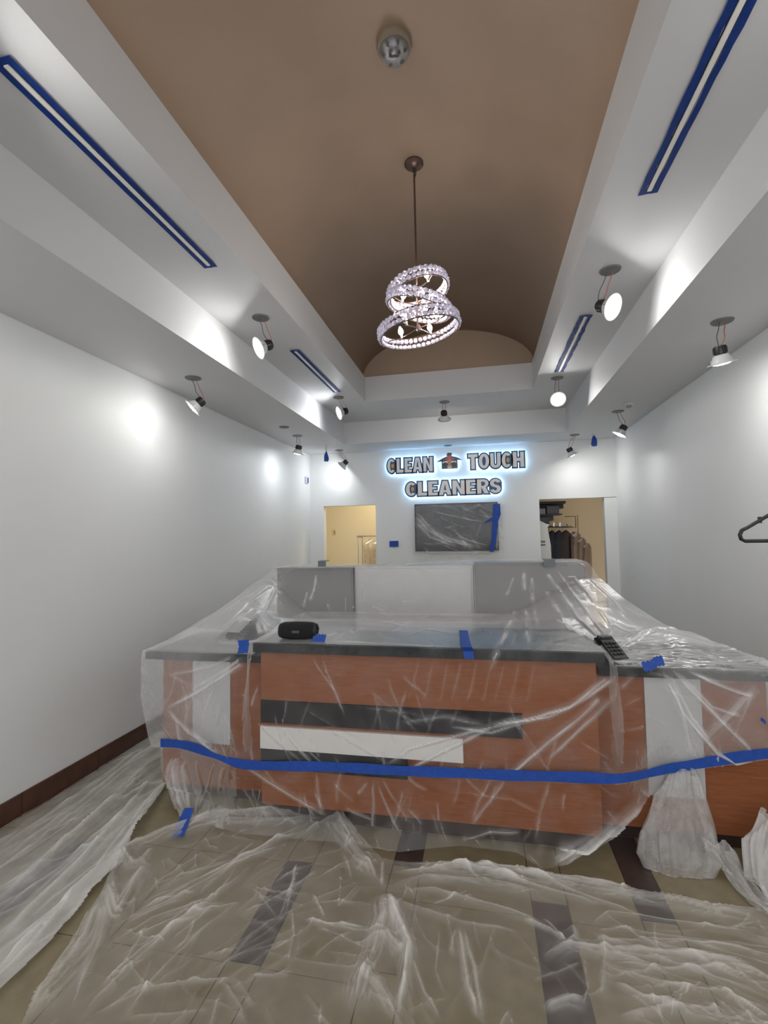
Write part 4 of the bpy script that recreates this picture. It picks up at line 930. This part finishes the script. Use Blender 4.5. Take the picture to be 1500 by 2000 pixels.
# ------------------------------------------------------------------ wall screen wrapped in film
tl, tr_, bl_ = at(811, 984, Y=YW), at(974, 981, Y=YW), at(811, 1078, Y=YW)
x0, x1, z0, z1 = -1.015, 0.262, 1.395, 2.135
tvt = thing('wall_screen', 'large black wall screen below the sign', 'television', ((x0+x1)/2, YW, (z0+z1)/2))
w, h = (x1-x0)/2, (z1-z0)/2
MB().box((-w, -0.06, -h), (w, -0.02, h), 0.004).build('case', BLK, tvt)
MB().box((-w+0.02, -0.0625, -h+0.025), (w-0.02, -0.0605, h-0.02)).build('panel', mat('screen_panel', (0.012, 0.012, 0.016), 0.15), tvt)
MB().box((-0.25, -0.02, -0.2), (0.25, -0.0005, 0.2)).build('bracket', DGREY, tvt)
gx, gz = np.linspace(x0-0.02, x1+0.06, 170), np.linspace(z0-0.16, z1+0.03, 120)
XX, ZZ = np.meshgrid(gx, gz); TVS = Sheet(np.stack([XX, np.full_like(XX, YW-0.078), ZZ], -1)); TVS.n[:] = (0, -1, 0)
TVS.h += 0.012*fbm(XX*4-ZZ*2, ZZ*6+XX*3, 111, 4, True)
TVS.d += 0.10*(fbm(XX*3, ZZ*5+XX*2.2, 112, 3)-0.5)
for c_ in [([(812, 1008), (835, 1035), (870, 1055), (940, 1070)], .035, .03, .55), ([(812, 1020), (840, 1050), (890, 1068)], .02, .02, .4), ([(812, 1000), (850, 1040), (900, 1062)], .012, .02, .35), ([(845, 999), (900, 1012), (945, 1020)], .010, .016, .45), ([(868, 1030), (890, 1028)], .008, .01, .35),
           ([(885, 1034), (900, 1050), (930, 1060), (955, 1066)], .012, .016, .4), ([(940, 1022), (930, 1050)], .008, .01, .3), ([(900, 1000), (940, 985)], .02, .016, .2), ([(820, 985), (880, 990), (920, 988)], .02, .01, .12), ([(960, 1000), (972, 1040), (970, 1078)], .02, .02, .3), ([(812, 1078), (900, 1080), (972, 1079)], .015, .012, .3)]:
    TVS.crease(*c_)
TVS.scatter(40, 0.3, .012, .012, .2, 95, -0.6, 1.0)
tag(TVS.build('plastic_sheet', plastic('film_screen', 0.06, 0.03, (0.95, 0.95, 0.96))), 'crumpled clear film taped over the wall screen', 'plastic sheet')
ty = YW-0.115
Q = [at(*p_, Y=ty) for p_ in ((970, 984), (970, 1005), (967, 1020), (965, 1050), (960, 1078))]
o = tape_strip('masking_tape', 'blue tape strips holding the film on the right edge of the wall screen', Q, [(1, 0, 0)]*5, [0.05, 0.06, 0.042, 0.036, 0.028])
Q = [at(*p_, Y=ty-0.004) for p_ in ((972, 1008), (960, 1014), (946, 1021))]
o2 = tape_strip('tape_flap', None, Q, [(0.3, 0, 1)]*3, [0.045, 0.032, 0.008]); del o2['category']; o2.parent = o

# ------------------------------------------------------------------ hanger at the right edge
hp = at(1445, 1045, Y=2.2); hc = at(1576, 1020, Y=2.2)
hg = thing('clothes_hanger', 'black plastic clothes hanger hanging in front of the right wall', 'hanger', (hp.x+0.205, 2.2, 1.60))
r_ = 0.0075; bw = 0.205
MB().tube([(-bw+0.018, 0, 0.0), (bw-0.018, 0, 0.0), (bw-0.004, 0, 0.008), (bw, 0, 0.026), (bw-0.008, 0, 0.044), (bw-0.03, 0, 0.056), (0.03, 0, 0.145), (0, 0, 0.152), (-0.03, 0, 0.145), (-bw+0.03, 0, 0.056), (-bw+0.008, 0, 0.044), (-bw, 0, 0.026), (-bw+0.004, 0, 0.008)], r_, 10, True).build('frame', BLK, hg, True)
hk = [(0, 0, 0.15), (0, 0, 0.185)]
for k in range(13):
    a = math.radians(-90+k*20); hk.append((0.026*math.cos(a)-0.0, 0, 0.212+0.026*math.sin(a)))
MB().tube(hk, 0.0022, 8).build('hook', STEEL, hg, True)
for sg in (-1, 1): MB().box((sg*0.13-0.006, -0.005, 0.072), (sg*0.13+0.006, 0.005, 0.098), 0.002).build('notch', BLK, hg)
rl = thing('wall_rail', 'short steel rail on the right wall that holds the black hanger', 'rail', (XR, 2.2, 1.836))
MB().tube([(0, 0, 0), (-0.735, 0, 0), (-0.745, 0, 0.01)], 0.008, 10).build('bar', STEEL, rl, True)
MB().cone((-0.001, 0, 0), (-0.012, 0, 0), 0.03, 0.028, 20).build('flange', STEEL, rl, True)

# ------------------------------------------------------------------ back rooms: contents
sw = thing('light_switch', 'small light switch on the cream wall behind the left opening', 'switch', at(652, 1040, Y=YR1))
MB().box((-0.038, -0.008, -0.06), (0.038, -0.0005, 0.06), 0.003).build('plate', mat('cream_plate', (0.60, 0.48, 0.28), 0.4), sw)
MB().box((0.004, -0.013, -0.035), (0.032, -0.0085, 0.035), 0.002).build('rocker', mat('ochre_rocker', (0.30, 0.22, 0.10), 0.4), sw)
rk = thing('garment_rack', 'thin steel garment rack in the cream room behind the left opening', 'rack', (-2.12, 8.3, 0))
rx = at(703, 1047, Y=8.3).x+2.12; rz = at(703, 1047, Y=8.3).z
for dy in (-0.16, 0.16): MB().tube([(rx, dy, 0), (rx, dy, rz-0.02)], 0.011, 8).build('post', STEEL, rk, True)
MB().tube([(rx-0.06, 0, rz), (rx+1.2, 0, rz)], 0.013, 8).build('rail', STEEL, rk, True)
MB().tube([(rx, -0.16, rz-0.02), (rx, 0.16, rz-0.02)], 0.011, 8).build('cross_bar', STEEL, rk, True)
MB().tube([(rx+1.15, -0.16, 0), (rx+1.15, -0.16, rz-0.02), (rx+1.15, 0.16, rz-0.02), (rx+1.15, 0.16, 0)], 0.011, 8).build('end_frame', STEEL, rk, True)
BAG = plastic('film_garment_bag', 0.40, 0.15, (0.74, 0.66, 0.52))
def garment(loc, wd, ht, dp, m, label, hk=True, cat='garment', seed=1, rot=0.0, film=None, group=None):
    """a garment on a hanger: sloped shoulders, sleeves merged in the hanging folds"""
    g = thing('hanging_garment', label, cat, loc, group, (0, 0, rot)); n = 40; ns = 18; V = np.zeros((ns, n, 3))
    a = np.linspace(0, 2*math.pi, n)
    for i in range(ns):
        f_ = i/(ns-1); z = -0.06-ht*f_; s_ = min(1.0, 0.22+f_*6.5) if f_ < 0.12 else 1.0
        fold = 1+0.13*f_*np.sin(6*a+seed)+0.08*f_*np.sin(9*a+2*seed)
        V[i] = np.stack([wd/2*s_*np.cos(a)*(1-0.05*f_)*(0.8+0.2*fold), dp/2*np.sin(a)*fold*(0.5+0.5*s_), np.full(n, z)-0.0*a], -1)
        if f_ < 0.12: V[i, :, 2] = -0.04-0.10*np.abs(np.cos(a))*s_
    S = Sheet(V); S.n *= 0; S.d += 0.1*(fbm(V[..., 0]*8, V[..., 2]*3, seed, 3)-0.5)
    S.build('cloth' if film is None else 'garment_bag', m if film is None else film, g)
    MB().tube([(-wd*0.4, 0, -0.10), (0, 0, -0.05), (wd*0.4, 0, -0.10)], 0.005, 6).build('hanger', STEEL, g, True)
    MB().tube([(0, 0, -0.05), (0, 0, -0.015), (0.015, 0, 0.0), (0.02, 0, 0.016), (0.0, 0, 0.028), (-0.018, 0, 0.018)], 0.0028, 6).build('hook', STEEL, g, True)
    return g
WCL = mat('white_cotton', (0.80, 0.80, 0.80), 0.8)
for i in range(3):
    garment((-2.12+rx+0.20+i*0.16, 8.3, rz-0.012), 0.46, 1.05, 0.10, WCL, ['pale bagged garment nearest the rack post in the left room', 'pale bagged garment second along the rack in the left room', 'pale bagged garment third along the rack in the left room'][i], seed=i+1, rot=1.2, film=BAG if i < 2 else None, group='bagged garments on the left rack')
CBLK = [mat('black_cloth_%d' % i, c_, 0.85, noise=0.5, scale=9) for i, c_ in enumerate([(0.008, 0.008, 0.011), (0.014, 0.012, 0.022), (0.012, 0.015, 0.022), (0.03, 0.018, 0.016)])]
cv = thing('garment_conveyor', 'dark overhead garment conveyor with rails behind the right opening', 'conveyor', (1.1, 8.5, 1.75))
MB().tube([(-0.35, 0.1, 0.0), (0.0, 0.0, 0.0), (0.30, 0.05, -0.01), (0.46, 0.3, -0.01), (0.46, 0.9, 0)], 0.016, 8).build('rail', DGREY, cv, True)
MB().box((-0.24, -0.12, 0.10), (0.10, 0.20, 0.24), 0.01).build('motor_housing', DGREY, cv)
MB().box((-0.28, -0.16, 0.30), (0.26, 0.10, 0.42), 0.01).build('track_beam', BLK, cv)
MB().tube([(0.30, 0, 0.165), (0.47, 0, 0.165), (0.47, 0, -0.02), (0.36, 0, -0.02), (0.32, 0, 0.04)], 0.010, 8).build('bracket', mat('olive_metal', (0.16, 0.12, 0.05), 0.5), cv, True)
MB().tube([(0.56, 0.3, 0.20), (0.56, 0.3, -0.12)], 0.007, 8).build('post', mat('olive_metal_b', (0.16, 0.12, 0.05), 0.5), cv, True)
for k in range(5): MB().box((-0.2+0.1*k, -0.02, 0.0), (-0.17+0.1*k, 0.02, 0.07), 0.003).build('carrier', STEEL, cv)
names_ = ['black jacket hanging first at the left on the conveyor', 'black coat hanging second on the conveyor behind the right opening', 'dark navy jacket in the middle of the conveyor row', 'dark coat fourth along the conveyor row', 'dark brown dress at the right end of the conveyor row']
for i in range(5):
    garment((0.93+0.12*i, 8.45+0.05*i, 1.735), 0.30, 1.1, 0.085, CBLK[[0, 0, 1, 2, 3][i]], names_[i], seed=i+4, rot=0.5, group='dark garments on the conveyor')
BRF = plastic('film_brown_bag', 0.85, 0.20, (0.10, 0.06, 0.04))
for i in range(3):
    garment((1.60+0.10*i, 8.75+0.08*i, 1.70-0.10*i), 0.34, 1.45, 0.09, CBLK[3], ['brown translucent garment bag beside the tan wall, nearest the dark coats', 'brown translucent garment bag beside the tan wall, second from the dark coats', 'brown translucent garment bag beside the tan wall, furthest from the dark coats'][i], seed=i+14, rot=0.9, film=BRF, group='brown garment bags')
bx = thing('wall_shelf', 'dark shelf of equipment at the upper left of the right opening', 'shelf', (0.98, 8.1, 1.95))
MB().box((-0.12, -0.10, -0.02), (0.30, 0.2, 0.0), 0.003).build('board', BLK, bx)
MB().box((-0.10, -0.08, 0.001), (0.05, 0.15, 0.09), 0.01).build('carton', mat('mauve_wrap', (0.28, 0.22, 0.30), 0.3, bump=0.8, bscale=40), bx)
MB().box((0.07, -0.08, 0.001), (0.26, 0.15, 0.13), 0.01).build('crate', DGREY, bx)
MB().box((-0.12, -0.10, 0.16), (0.36, 0.2, 0.20), 0.003).build('board', BLK, bx)
MB().box((-0.10, -0.10, -0.16), (0.10, 0.1, -0.06), 0.004).build('drawer', BLK, bx)
pn = thing('notice_board', 'white board with a small dark printed notice at the left edge of the right opening', 'board', (0.955, 7.75, 0.0))
MB().poly([(-0.085, 0, 0.0), (0.12, 0, 0.0), (0.10, 0, 1.45), (0.055, 0, 1.78), (-0.085, 0, 1.86)], (0, 0.02, 0)).build('panel', WHITEP, pn)
q = at(1061, 1062, Y=7.74)
for i in range(2):
    for j in range(3):
        MB().box((q.x-0.955-0.035+j*0.024, -0.004, q.z+0.02-i*0.05), (q.x-0.955-0.018+j*0.024, -0.0008, q.z+0.045-i*0.05)).build('print', BLK, pn)
